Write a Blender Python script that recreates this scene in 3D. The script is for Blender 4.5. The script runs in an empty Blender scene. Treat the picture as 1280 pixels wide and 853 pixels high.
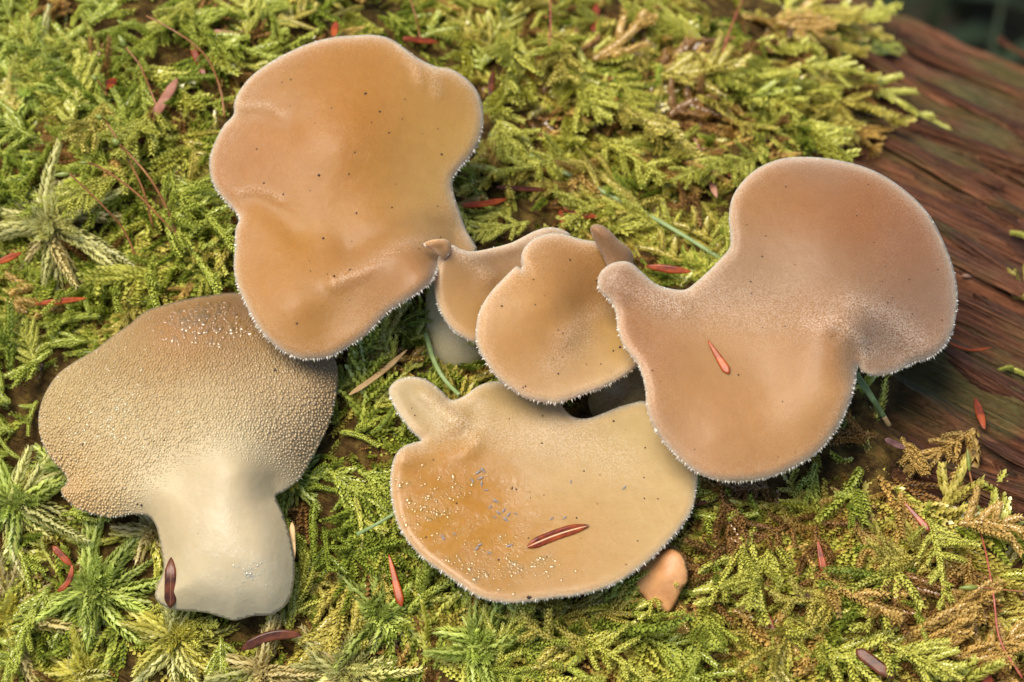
import bpy, math, random
import numpy as np
from mathutils import Vector, Matrix
from mathutils.geometry import delaunay_2d_cdt

# ------------------------------------------------------------------ camera, sky, sun, exposure
SC = bpy.context.scene
PITCH = math.radians(62.0)
DIST = 0.5
LENS, SENSOR = 100.0, 36.0
K = SENSOR / (LENS * 1280.0)          # tangent per photo pixel
S = DIST * K                          # metres per photo pixel at the subject
FW = np.array([0.0, math.cos(PITCH), -math.sin(PITCH)])
RT = np.array([1.0, 0.0, 0.0])
UP = np.array([0.0, math.sin(PITCH), math.cos(PITCH)])
CAM = -FW * DIST
cam = bpy.data.cameras.new('camera')
cam.lens, cam.sensor_width = LENS, SENSOR
cam.clip_start, cam.clip_end = 0.01, 200.0
cam.dof.use_dof = True
cam.dof.focus_distance = DIST - 120 * S
cam.dof.aperture_fstop = 17.0
camo = bpy.data.objects.new('camera', cam)
SC.collection.objects.link(camo)
camo.location = CAM
camo.rotation_euler = (math.pi / 2 - PITCH, 0, 0)
SC.camera = camo

TO_SUN = Vector((-0.30, 0.05, 0.95)).normalized()
SUN_EL = math.asin(TO_SUN.z)
SUN_AZ = math.atan2(TO_SUN.x, TO_SUN.y)
world = bpy.data.worlds.new('World')
SC.world = world
world.use_nodes = True
wn = world.node_tree.nodes
sky = wn.new('ShaderNodeTexSky')
sky.sky_type = 'NISHITA'
sky.sun_disc = False
sky.sun_elevation = SUN_EL
sky.sun_rotation = SUN_AZ
bg = wn['Background']
bg.inputs['Strength'].default_value = 0.15
world.node_tree.links.new(sky.outputs[0], bg.inputs['Color'])
sun = bpy.data.lights.new('sun', 'SUN')
sun.energy = 4.0
sun.angle = math.radians(34.0)
sun.color = (1.0, 0.92, 0.78)
suno = bpy.data.objects.new('sun', sun)
SC.collection.objects.link(suno)
suno.rotation_euler = TO_SUN.to_track_quat('Z', 'Y').to_euler()
suno.location = (-0.3, 0, 1.5)
SC.view_settings.view_transform = 'Standard'
SC.view_settings.look = 'None'
SC.view_settings.exposure = 0.67
SC.view_settings.gamma = 1.0
SC.cycles.use_denoising = True
SC.cycles.max_bounces = 8
SC.cycles.transparent_max_bounces = 16

RNG = np.random.default_rng(7)
random.seed(7)
COL = SC.collection

# ------------------------------------------------------------------ helpers
def rays(u, v):
    u = np.asarray(u, float); v = np.asarray(v, float)
    return FW + RT * ((u - 640.0) * K)[..., None] - UP * ((v - 426.5) * K)[..., None]
def pix(u, v, e):
    """photo pixel + depth offset e (in photo pixels, + = farther) -> world"""
    return CAM + rays(u, v) * (DIST + np.asarray(e, float) * S)[..., None]
def project(P):
    d = np.asarray(P) - CAM
    z = d @ FW
    return 640.0 + (d @ RT) / z / K, 426.5 - (d @ UP) / z / K

def lin(r, g, b):
    c = np.array([r, g, b], float) / 255.0
    return np.where(c <= 0.04045, c / 12.92, ((c + 0.055) / 1.055) ** 2.4)

def hash2(ix, iy, seed):
    h = (ix.astype(np.int64) * 374761393 + iy.astype(np.int64) * 668265263 + seed * 1442695041) & 0xffffffff
    h = ((h ^ (h >> 13)) * 1274126177) & 0xffffffff
    h = h ^ (h >> 16)
    return (h & 0xffffff) / float(0xffffff)
def vnoise(x, y, seed=0):
    x = np.asarray(x, float); y = np.asarray(y, float)
    ix = np.floor(x); iy = np.floor(y)
    fx = x - ix; fy = y - iy
    fx = fx * fx * (3 - 2 * fx); fy = fy * fy * (3 - 2 * fy)
    a = hash2(ix, iy, seed); b = hash2(ix + 1, iy, seed)
    c = hash2(ix, iy + 1, seed); d = hash2(ix + 1, iy + 1, seed)
    return (a + (b - a) * fx) * (1 - fy) + (c + (d - c) * fx) * fy
def fbm(x, y, seed=0, oct=4):
    r = 0; amp = 0.5; f = 1.0
    for i in range(oct):
        r = r + amp * vnoise(np.asarray(x) * f, np.asarray(y) * f, seed + i * 17)
        amp *= 0.5; f *= 2.03
    return r
def seg_dist(px, py, poly, closed=True):
    """distance of points to polyline + index of the nearest segment"""
    poly = np.asarray(poly, float)
    a = poly if closed else poly[:-1]
    b = np.roll(poly, -1, 0) if closed else poly[1:]
    px = np.asarray(px, float).ravel(); py = np.asarray(py, float).ravel()
    best = np.full(px.shape, 1e18)
    for (x0, y0), (x1, y1) in zip(a, b):
        dx, dy = x1 - x0, y1 - y0
        L = dx * dx + dy * dy + 1e-12
        t = np.clip(((px - x0) * dx + (py - y0) * dy) / L, 0, 1)
        d = (px - x0 - t * dx) ** 2 + (py - y0 - t * dy) ** 2
        best = np.minimum(best, d)
    return np.sqrt(best)
def inside(px, py, poly):
    poly = np.asarray(poly, float)
    px = np.asarray(px, float); py = np.asarray(py, float)
    res = np.zeros(px.shape, bool)
    x0, y0 = poly[-1]
    for x1, y1 in poly:
        if y0 != y1:
            c = ((y0 > py) != (y1 > py)) & (px < (x1 - x0) * (py - y0) / (y1 - y0) + x0)
            res ^= c
        x0, y0 = x1, y1
    return res
def smooth_closed(poly, step):
    """Catmull-Rom through the points, resampled every `step`"""
    P = np.asarray(poly, float); n = len(P); out = []
    for i in range(n):
        p0, p1, p2, p3 = P[i - 1], P[i], P[(i + 1) % n], P[(i + 2) % n]
        for t in np.linspace(0, 1, 12, endpoint=False):
            out.append(0.5 * ((2 * p1) + (-p0 + p2) * t + (2 * p0 - 5 * p1 + 4 * p2 - p3) * t * t + (-p0 + 3 * p1 - 3 * p2 + p3) * t ** 3))
    Q = np.array(out + [out[0]])
    L = np.concatenate([[0], np.cumsum(np.hypot(*np.diff(Q, axis=0).T))])
    m = max(12, int(L[-1] / step))
    s = np.linspace(0, L[-1], m, endpoint=False)
    return np.stack([np.interp(s, L, Q[:, 0]), np.interp(s, L, Q[:, 1])], 1)
def smooth_open(poly, n):
    P = np.asarray(poly, float)
    P = np.vstack([2 * P[0] - P[1], P, 2 * P[-1] - P[-2]])
    out = []
    m = len(P) - 3
    for k in np.linspace(0, m, n):
        i = min(int(k), m - 1); t = k - i
        p0, p1, p2, p3 = P[i:i + 4]
        out.append(0.5 * ((2 * p1) + (-p0 + p2) * t + (2 * p0 - 5 * p1 + 4 * p2 - p3) * t * t + (-p0 + 3 * p1 - 3 * p2 + p3) * t ** 3))
    return np.array(out)
def tps(ctrl, smooth=0.0):
    """thin-plate spline through (u, v, value...) control points"""
    C = np.array(ctrl, float)
    X = C[:, :2] / 100.0; V = C[:, 2:]
    n = len(X)
    def phi(r2): return np.where(r2 > 1e-12, r2 * np.log(np.maximum(r2, 1e-12)), 0.0)
    r2 = ((X[:, None] - X[None]) ** 2).sum(-1)
    A = np.zeros((n + 3, n + 3))
    A[:n, :n] = phi(r2) + smooth * np.eye(n)
    A[:n, n] = 1; A[:n, n + 1:] = X
    A[n, :n] = 1; A[n + 1:, :n] = X.T
    B = np.zeros((n + 3, V.shape[1])); B[:n] = V
    W = np.linalg.solve(A, B)
    def f(u, v):
        Y = np.stack([np.ravel(u), np.ravel(v)], 1) / 100.0
        q = phi(((Y[:, None] - X[None]) ** 2).sum(-1))
        return q @ W[:n] + W[n] + Y @ W[n + 1:]
    return f
def idw(ctrl, power=3.0):
    """smooth blend of per-point values (colour patches of the flesh)"""
    C = np.array([[c[0], c[1], *c[2]] for c in ctrl], float)
    def f(u, v):
        d2 = (np.ravel(u)[:, None] - C[:, 0]) ** 2 + (np.ravel(v)[:, None] - C[:, 1]) ** 2
        w = 1.0 / (d2 + 1500.0) ** (power / 2)
        return (w @ C[:, 2:]) / w.sum(1)[:, None]
    return f

def mesh_from(name, V, F, attrs=None, smooth=True):
    """V (n,3); F (m,3) or (m,4) int array"""
    me = bpy.data.meshes.new(name)
    V = np.asarray(V, np.float32); F = np.asarray(F, np.int32)
    me.vertices.add(len(V)); me.vertices.foreach_set('co', V.ravel())
    k = F.shape[1]
    me.loops.add(F.size); me.loops.foreach_set('vertex_index', F.ravel())
    me.polygons.add(len(F))
    me.polygons.foreach_set('loop_start', np.arange(0, F.size, k, dtype=np.int32))
    me.polygons.foreach_set('loop_total', np.full(len(F), k, np.int32))
    me.polygons.foreach_set('use_smooth', np.full(len(F), smooth, bool))
    for an, av in (attrs or {}).items():
        av = np.asarray(av, np.float32)
        if av.ndim == 2:
            a = me.attributes.new(an, 'FLOAT_COLOR', 'POINT')
            a.data.foreach_set('color', np.concatenate([av, np.ones((len(av), 1), np.float32)], 1).ravel())
        else:
            a = me.attributes.new(an, 'FLOAT', 'POINT')
            a.data.foreach_set('value', av)
    me.update(calc_edges=True)
    me.validate()
    return me
def link(name, me, mat=None, parent=None, loc=None):
    o = bpy.data.objects.new(name, me)
    COL.objects.link(o)
    if mat is not None and me is not None and not me.materials: me.materials.append(mat)
    if parent is not None: o.parent = parent
    if loc is not None: o.location = loc
    return o
def tag(o, label=None, cat=None, group=None, kind=None):
    if label: o['label'] = label
    if cat: o['category'] = cat
    if group: o['group'] = group
    if kind: o['kind'] = kind
    return o
def join(parts):
    """[(V, F, {attr})] -> one V, F, attrs"""
    Vs, Fs, n = [], [], 0
    at = {k: [] for k in parts[0][2]}
    for V, F, A in parts:
        Vs.append(V); Fs.append(np.asarray(F) + n); n += len(V)
        for k in at: at[k].append(A[k])
    return np.concatenate(Vs), np.concatenate(Fs), {k: np.concatenate(v) for k, v in at.items()}
def tube(P, r, sides=8, flat=1.0, up=None, cap=True):
    """tube along 3D polyline P with radius array r -> V, F(tri)"""
    P = np.asarray(P, float); n = len(P)
    r = np.broadcast_to(np.asarray(r, float), (n,))
    T = np.gradient(P, axis=0); T /= np.linalg.norm(T, axis=1)[:, None] + 1e-15
    up = -FW if up is None else np.asarray(up, float)
    B = np.cross(T, up); B /= np.linalg.norm(B, axis=1)[:, None] + 1e-15
    N = np.cross(B, T)
    th = np.linspace(0, 2 * np.pi, sides, endpoint=False)
    V = P[:, None] + r[:, None, None] * (np.cos(th)[None, :, None] * B[:, None] + flat * np.sin(th)[None, :, None] * N[:, None])
    V = V.reshape(-1, 3); F = []
    for i in range(n - 1):
        for j in range(sides):
            a = i * sides + j; b = i * sides + (j + 1) % sides
            F += [(a, b, b + sides), (a, b + sides, a + sides)]
    if cap:
        V = np.vstack([V, P[0], P[-1]]); c0, c1 = len(V) - 2, len(V) - 1
        for j in range(sides):
            F += [(c0, (j + 1) % sides, j), (c1, (n - 1) * sides + j, (n - 1) * sides + (j + 1) % sides)]
    return V, np.array(F)

# ------------------------------------------------------------------ node helpers / materials
def new_mat(name):
    m = bpy.data.materials.new(name); m.use_nodes = True
    nt = m.node_tree
    return m, nt, nt.nodes['Principled BSDF'], nt.nodes, nt.links
def n_attr(nt, name, out='Color'):
    n = nt.nodes.new('ShaderNodeAttribute'); n.attribute_name = name
    return n.outputs[out]
def n_noise(nt, scale, detail=3, rough=0.5, vec=None, dist=0.0):
    n = nt.nodes.new('ShaderNodeTexNoise')
    n.inputs['Scale'].default_value = scale; n.inputs['Detail'].default_value = detail
    n.inputs['Roughness'].default_value = rough; n.inputs['Distortion'].default_value = dist
    if vec is not None: nt.links.new(vec, n.inputs['Vector'])
    return n.outputs['Fac']
def n_obj(nt, scale=(1, 1, 1)):
    t = nt.nodes.new('ShaderNodeTexCoord'); m = nt.nodes.new('ShaderNodeMapping')
    m.inputs['Scale'].default_value = scale
    nt.links.new(t.outputs['Object'], m.inputs['Vector'])
    return m.outputs['Vector']
def n_math(nt, op, a, b=None, c=None, clamp=False):
    n = nt.nodes.new('ShaderNodeMath'); n.operation = op; n.use_clamp = clamp
    for i, x in enumerate((a, b, c)):
        if x is None: continue
        if isinstance(x, (int, float)): n.inputs[i].default_value = x
        else: nt.links.new(x, n.inputs[i])
    return n.outputs[0]
def n_mix(nt, fac, a, b, mode='MIX'):
    n = nt.nodes.new('ShaderNodeMix'); n.data_type = 'RGBA'; n.blend_type = mode
    for s, x in ((n.inputs[0], fac), (n.inputs[6], a), (n.inputs[7], b)):
        if isinstance(x, (int, float)): s.default_value = x
        elif isinstance(x, (tuple, list, np.ndarray)): s.default_value = (*[float(t) for t in x], 1.0)
        else: nt.links.new(x, s)
    return n.outputs[2]
def n_ramp(nt, fac, stops):
    n = nt.nodes.new('ShaderNodeValToRGB'); e = n.color_ramp.elements
    while len(e) < len(stops): e.new(0.5)
    for k, (p, c) in enumerate(stops):
        e[k].position = p; e[k].color = (*[float(x) for x in c], 1.0)
    nt.links.new(fac, n.inputs[0])
    return n.outputs[0]
def n_map(nt, x, a, b, c=0.0, d=1.0):
    n = nt.nodes.new('ShaderNodeMapRange'); n.clamp = True
    nt.links.new(x, n.inputs[0])
    for i, t in enumerate((a, b, c, d)): n.inputs[1 + i].default_value = t
    return n.outputs[0]
def n_bump(nt, h, strength, dist, normal=None):
    n = nt.nodes.new('ShaderNodeBump')
    n.inputs['Strength'].default_value = strength; n.inputs['Distance'].default_value = dist
    nt.links.new(h, n.inputs['Height'])
    if normal is not None: nt.links.new(normal, n.inputs['Normal'])
    return n.outputs[0]

def make_flesh(name='jelly_flesh', sss=0.65, scale=0.0030):
    m, nt, p, N, L = new_mat(name)
    col = n_attr(nt, 'tint'); pru = n_attr(nt, 'pruina', 'Fac'); wet = n_attr(nt, 'wet', 'Fac')
    v = n_obj(nt)
    fine = n_noise(nt, 3600, 2, 0.6, v)
    mid = n_noise(nt, 420, 3, 0.55, v)
    broad = n_noise(nt, 70, 3, 0.5, v)
    grain = n_map(nt, fine, 0.40, 0.66)
    dry = n_math(nt, 'SUBTRACT', 1.0, wet)
    frost = n_math(nt, 'MULTIPLY', grain, n_math(nt, 'MULTIPLY_ADD', pru, 0.55, 0.02), clamp=True)
    frost = n_math(nt, 'MULTIPLY', frost, n_math(nt, 'MULTIPLY_ADD', dry, 0.8, 0.2))
    c = n_mix(nt, n_map(nt, mid, 0.3, 0.7), n_mix(nt, 1.0, col, (0.96, 0.95, 0.94), 'MULTIPLY'), n_mix(nt, 1.0, col, (1.03, 1.03, 1.04), 'MULTIPLY'))
    c = n_mix(nt, n_map(nt, broad, 0.35, 0.65), n_mix(nt, 1.0, c, (0.97, 0.95, 0.92), 'MULTIPLY'), c)
    c = n_mix(nt, frost, c, (0.80, 0.69, 0.55))
    L.new(c, p.inputs['Base Color'])
    p.inputs['Subsurface Weight'].default_value = sss
    p.inputs['Subsurface Radius'].default_value = (1.0, 0.6, 0.3)
    p.inputs['Subsurface Scale'].default_value = scale
    spark = n_noise(nt, 1500, 2, 0.6, v)
    blot = n_map(nt, n_noise(nt, 300, 2, 0.5, v), 0.42, 0.56)
    L.new(n_math(nt, 'MULTIPLY', n_math(nt, 'MULTIPLY', wet, blot), 0.55), p.inputs['Coat Weight'])
    p.inputs['Coat Roughness'].default_value = 0.13
    L.new(n_map(nt, wet, 0.0, 1.0, 0.46, 0.32), p.inputs['Roughness'])
    p.inputs['Specular IOR Level'].default_value = 0.22
    p.inputs['Sheen Weight'].default_value = 0.03
    p.inputs['Sheen Roughness'].default_value = 0.5
    b1 = n_bump(nt, fine, 0.25, 0.00007)
    b2 = n_bump(nt, mid, 0.25, 0.0005, b1)
    L.new(b2, p.inputs['Normal'])
    bw = n_bump(nt, spark, 1.0, 0.0005, b2)
    L.new(bw, p.inputs['Coat Normal'])
    return m
def make_teeth(name='jelly_teeth', rough=0.38):
    m, nt, p, N, L = new_mat(name)
    col = n_attr(nt, 'tint')
    L.new(col, p.inputs['Base Color'])
    p.inputs['Subsurface Weight'].default_value = 0.35
    p.inputs['Subsurface Radius'].default_value = (1.0, 0.7, 0.4)
    p.inputs['Subsurface Scale'].default_value = 0.0006
    p.inputs['Roughness'].default_value = rough
    p.inputs['Specular IOR Level'].default_value = 0.5
    return m
def make_leaf(name, rough=0.38, trans=0.3, spec=0.5):
    m, nt, p, N, L = new_mat(name)
    col = n_attr(nt, 'tint')
    v = n_obj(nt)
    c = n_mix(nt, n_noise(nt, 900, 2, 0.5, v), n_mix(nt, 1.0, col, (0.82, 0.84, 0.8), 'MULTIPLY'), n_mix(nt, 1.0, col, (1.15, 1.13, 1.1), 'MULTIPLY'))
    L.new(c, p.inputs['Base Color'])
    p.inputs['Roughness'].default_value = rough
    p.inputs['Specular IOR Level'].default_value = spec
    t = N.new('ShaderNodeBsdfTranslucent'); L.new(c, t.inputs['Color'])
    mx = N.new('ShaderNodeMixShader'); mx.inputs[0].default_value = trans
    L.new(p.outputs[0], mx.inputs[1]); L.new(t.outputs[0], mx.inputs[2])
    L.new(mx.outputs[0], N['Material Output'].inputs['Surface'])
    return m
def make_needle(name, a, b, rough=0.34, coat=0.18, sub=0.0):
    m, nt, p, N, L = new_mat(name)
    v = n_obj(nt)
    c = n_mix(nt, n_map(nt, n_noise(nt, 420, 3, 0.6, v), 0.35, 0.65), a, b)
    c = n_mix(nt, n_map(nt, n_attr(nt, 'rib', 'Fac'), 0.68, 0.9), c, (0.62, 0.40, 0.22))
    L.new(c, p.inputs['Base Color'])
    p.inputs['Roughness'].default_value = rough
    p.inputs['Coat Weight'].default_value = coat * 0.6; p.inputs['Coat Roughness'].default_value = 0.12; p.inputs['Specular IOR Level'].default_value = 0.15
    L.new(n_bump(nt, n_noise(nt, 1800, 2, 0.5, v), 0.3, 0.0001), p.inputs['Normal'])
    return m
def make_plain(name, a, b, rough=0.6, scale=800, spec=0.4):
    m, nt, p, N, L = new_mat(name)
    v = n_obj(nt)
    L.new(n_mix(nt, n_map(nt, n_noise(nt, scale, 4, 0.6, v), 0.3, 0.7), a, b), p.inputs['Base Color'])
    p.inputs['Roughness'].default_value = rough; p.inputs['Specular IOR Level'].default_value = spec
    L.new(n_bump(nt, n_noise(nt, scale * 2, 3, 0.6, v), 0.4, 0.0002), p.inputs['Normal'])
    return m
def make_wood():
    m, nt, p, N, L = new_mat('decayed_wood')
    v = n_obj(nt, (22, 240, 240)); v2 = n_obj(nt, (30, 1300, 1300)); v3 = n_obj(nt)
    g1 = n_noise(nt, 1.0, 5, 0.62, v, 0.4)
    g2 = n_noise(nt, 1.0, 4, 0.6, v2, 0.2)
    c = n_ramp(nt, g1, [(0.30, (0.012, 0.005, 0.003)), (0.43, (0.075, 0.027, 0.012)), (0.56, (0.155, 0.060, 0.026)), (0.74, (0.28, 0.135, 0.070))])
    c = n_mix(nt, n_map(nt, g2, 0.35, 0.7), n_mix(nt, 1.0, c, (0.45, 0.40, 0.36), 'MULTIPLY'), n_mix(nt, 1.0, c, (1.25, 1.2, 1.15), 'MULTIPLY'))
    alg = n_map(nt, n_noise(nt, 38, 4, 0.6, v3), 0.48, 0.66)
    c = n_mix(nt, n_math(nt, 'MULTIPLY', alg, 0.6), c, (0.075, 0.085, 0.022))
    hum = n_noise(nt, 350, 5, 0.65, v3)
    hc = n_ramp(nt, hum, [(0.3, (0.020, 0.011, 0.004)), (0.5, (0.070, 0.040, 0.012)), (0.62, (0.13, 0.085, 0.020)), (0.75, (0.17, 0.07, 0.025))])
    c = n_mix(nt, n_attr(nt, 'moss', 'Fac'), c, hc)
    L.new(c, p.inputs['Base Color'])
    p.inputs['Roughness'].default_value = 0.55
    L.new(n_map(nt, n_attr(nt, 'moss', 'Fac'), 0, 1, 0.18, 0.05), p.inputs['Specular IOR Level'])
    b = n_bump(nt, g2, 1.0, 0.0022)
    b = n_bump(nt, hum, 0.4, 0.0008, b)
    L.new(b, p.inputs['Normal'])
    return m
FLESH, TEETH, TEETH_WET = make_flesh(), make_teeth(), make_teeth('wet_teeth', 0.2)
FLESH_PALE = make_flesh('pale_jelly_flesh', 0.22, 0.0010)
LEAF = make_leaf('moss_leaf', 0.22, 0.45, 0.8)
BOG = make_leaf('bog_moss_leaf', 0.32, 0.50, 0.5)
WOOD = make_wood()

# ------------------------------------------------------------------ ground and log
LOG_A = math.radians(30.0)
LOG_R, LOG_Q0, LOG_Z0 = 0.178, 0.002, -0.006
CA, SA = math.cos(LOG_A), math.sin(LOG_A)
def to_log(P):
    P = np.asarray(P); x, y, z = P[..., 0], P[..., 1], P[..., 2]
    return x * CA - y * SA, x * SA + y * CA, z
def from_log(s, q, z):
    return np.stack([s * CA + q * SA, -s * SA + q * CA, z], -1)
def log_point(s, a, m=0.0):
    ph = a / LOG_R
    return from_log(s, LOG_Q0 + (LOG_R + m) * np.sin(ph), LOG_Z0 - LOG_R + (LOG_R + m) * np.cos(ph))
# outline, in the photograph, of the part of the log that moss covers
MOSS_EDGE = [(985, -400), (1000, -60), (985, 30), (1020, 70), (1010, 120), (1030, 150), (985, 185), (960, 240), (1080, 330),
             (1105, 430), (1115, 490), (1090, 530), (1130, 570), (1115, 618), (1170, 650), (1225, 705), (1290, 740),
             (1420, 830), (1700, 960), (1700, 1600), (-900, 1600), (-900, -900), (700, -900)]
ds, da = 0.0015, 0.0005
s_ax = np.concatenate([np.linspace(-0.80, -0.215, 40), np.arange(-0.20, 0.2001, ds), np.linspace(0.215, 0.80, 40)])
a_ax = np.concatenate([np.linspace(-0.50, -0.165, 40), np.arange(-0.16, 0.2401, da), np.linspace(0.25, 0.50, 30)])
SS, AA = np.meshgrid(s_ax, a_ax, indexing='ij')
pu, pv = project(log_point(SS, AA).reshape(-1, 3))
sd = seg_dist(pu, pv, MOSS_EDGE) * np.where(inside(pu, pv, MOSS_EDGE), 1, -1)
sd = sd + 60 * (fbm(pu / 45, pv / 45, 3, 3) - 0.45)
MASK = np.clip(sd / 26.0 + 0.5, 0, 1).reshape(SS.shape)
MASK = np.where(SS > 0.3, 0.25, np.where(SS < -0.25, 1.0, MASK))
def mound(s, a):
    return 0.0035 + 0.011 * (fbm(s / 0.035, a / 0.035, 11, 3) - 0.30)
grain = (fbm(SS / 0.06, AA / 0.0026, 21, 4) - 0.5)
ledge = fbm(SS / 0.20, AA / 0.018, 33, 2)
ledge = np.abs((ledge * 6) % 1.0 - 0.35)
crack = np.clip((fbm(SS / 0.14, AA / 0.0045, 41, 2) - 0.50) * 9, 0, 1)
wood = 0.0085 * grain + 0.0050 * ledge - 0.0042 * crack + 0.006 * (fbm(SS / 0.02, AA / 0.012, 81, 3) - 0.5)
hum = mound(SS, AA) + 0.0022 * (fbm(SS / 0.003, AA / 0.003, 51, 3) - 0.5)
DISP = wood * (1 - MASK) + hum * MASK
def grid_lookup(G, s, a):
    fi = np.clip(np.interp(s, s_ax, np.arange(len(s_ax))), 0, len(s_ax) - 1.001)
    fj = np.clip(np.interp(a, a_ax, np.arange(len(a_ax))), 0, len(a_ax) - 1.001)
    i = fi.astype(int); j = fj.astype(int); x = fi - i; y = fj - j
    return (G[i, j] * (1 - x) + G[i + 1, j] * x) * (1 - y) + (G[i, j + 1] * (1 - x) + G[i + 1, j + 1] * x) * y
def hit(u, v, lift=0.0):
    """where the rays through photo pixels meet the log's surface: world point, normal, depth offset e, moss mask"""
    u = np.atleast_1d(np.asarray(u, float)); v = np.atleast_1d(np.asarray(v, float))
    R = rays(u, v)
    t = np.full(u.shape, DIST - 0.12); done = np.zeros(u.shape, bool)
    for it in range(500):
        P = CAM + R * t[:, None]
        s, q, z = to_log(P)
        dz = z - (LOG_Z0 - LOG_R); dq = q - LOG_Q0
        a = np.arctan2(dq, dz) * LOG_R
        F = np.hypot(dq, dz) - LOG_R - grid_lookup(DISP, s, a) - lift
        done |= F < 0
        if done.all(): break
        t = np.where(done, t, t + np.clip(F * 0.7, 0.00025, 0.02))
    n = from_log(np.zeros_like(dq), dq, dz); n /= np.linalg.norm(n, axis=1)[:, None]
    return P, n, (t - DIST) / S, grid_lookup(MASK, s, a)

V = np.stack([SS, LOG_Q0 + (LOG_R + DISP) * np.sin(AA / LOG_R), LOG_Z0 - LOG_R + (LOG_R + DISP) * np.cos(AA / LOG_R)], -1).reshape(-1, 3)
ni, nj = SS.shape
ii, jj = np.meshgrid(np.arange(ni - 1), np.arange(nj - 1), indexing='ij')
k = (ii * nj + jj).ravel()
F = np.stack([k, k + nj, k + nj + 1, k + 1], 1)
log = link('fallen_log', None)
log.rotation_euler = (0, 0, -LOG_A)
log.location = (0, 0, -2 * LOG_R)
V[:, 2] += 2 * LOG_R
tag(log, 'thick reddish brown decaying log lying on the forest floor under the moss', 'log')
trunk_me = mesh_from('trunk', V, F, {'moss': MASK.ravel()})
trunk = link('trunk', trunk_me, WOOD, log)

# forest floor
def ground_sheet():
    r = np.concatenate([[0.0], np.geomspace(0.05, 60, 60)])
    th = np.linspace(0, 2 * np.pi, 72, endpoint=False)
    V = [(0, 0, 0)]
    for rr in r[1:]:
        for t in th: V.append((rr * math.cos(t), rr * math.sin(t), 0))
    V = np.array(V)
    V[:, 2] = 0.05 * (fbm(V[:, 0] / 0.25, V[:, 1] / 0.25, 71, 3) - 0.5) * np.minimum(1, np.hypot(V[:, 0], V[:, 1]) / 0.2)
    F = []
    for j in range(72): F.append((0, 1 + j, 1 + (j + 1) % 72))
    for i in range(len(r) - 2):
        for j in range(72):
            a = 1 + i * 72 + j; b = 1 + i * 72 + (j + 1) % 72
            F += [(a, a + 72, b + 72), (a, b + 72, b)]
    return V, np.array(F)
V, F = ground_sheet()
GROUND = make_plain('forest_floor_shaded', (0.005, 0.005, 0.002), (0.014, 0.013, 0.004), 0.95, 60)  # soil colour taken nearly black, the forest's shade painted in
g = link('ground', mesh_from('ground', V, F), GROUND, loc=(0, 0, -2 * LOG_R - 0.01))
tag(g, kind='structure')

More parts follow.
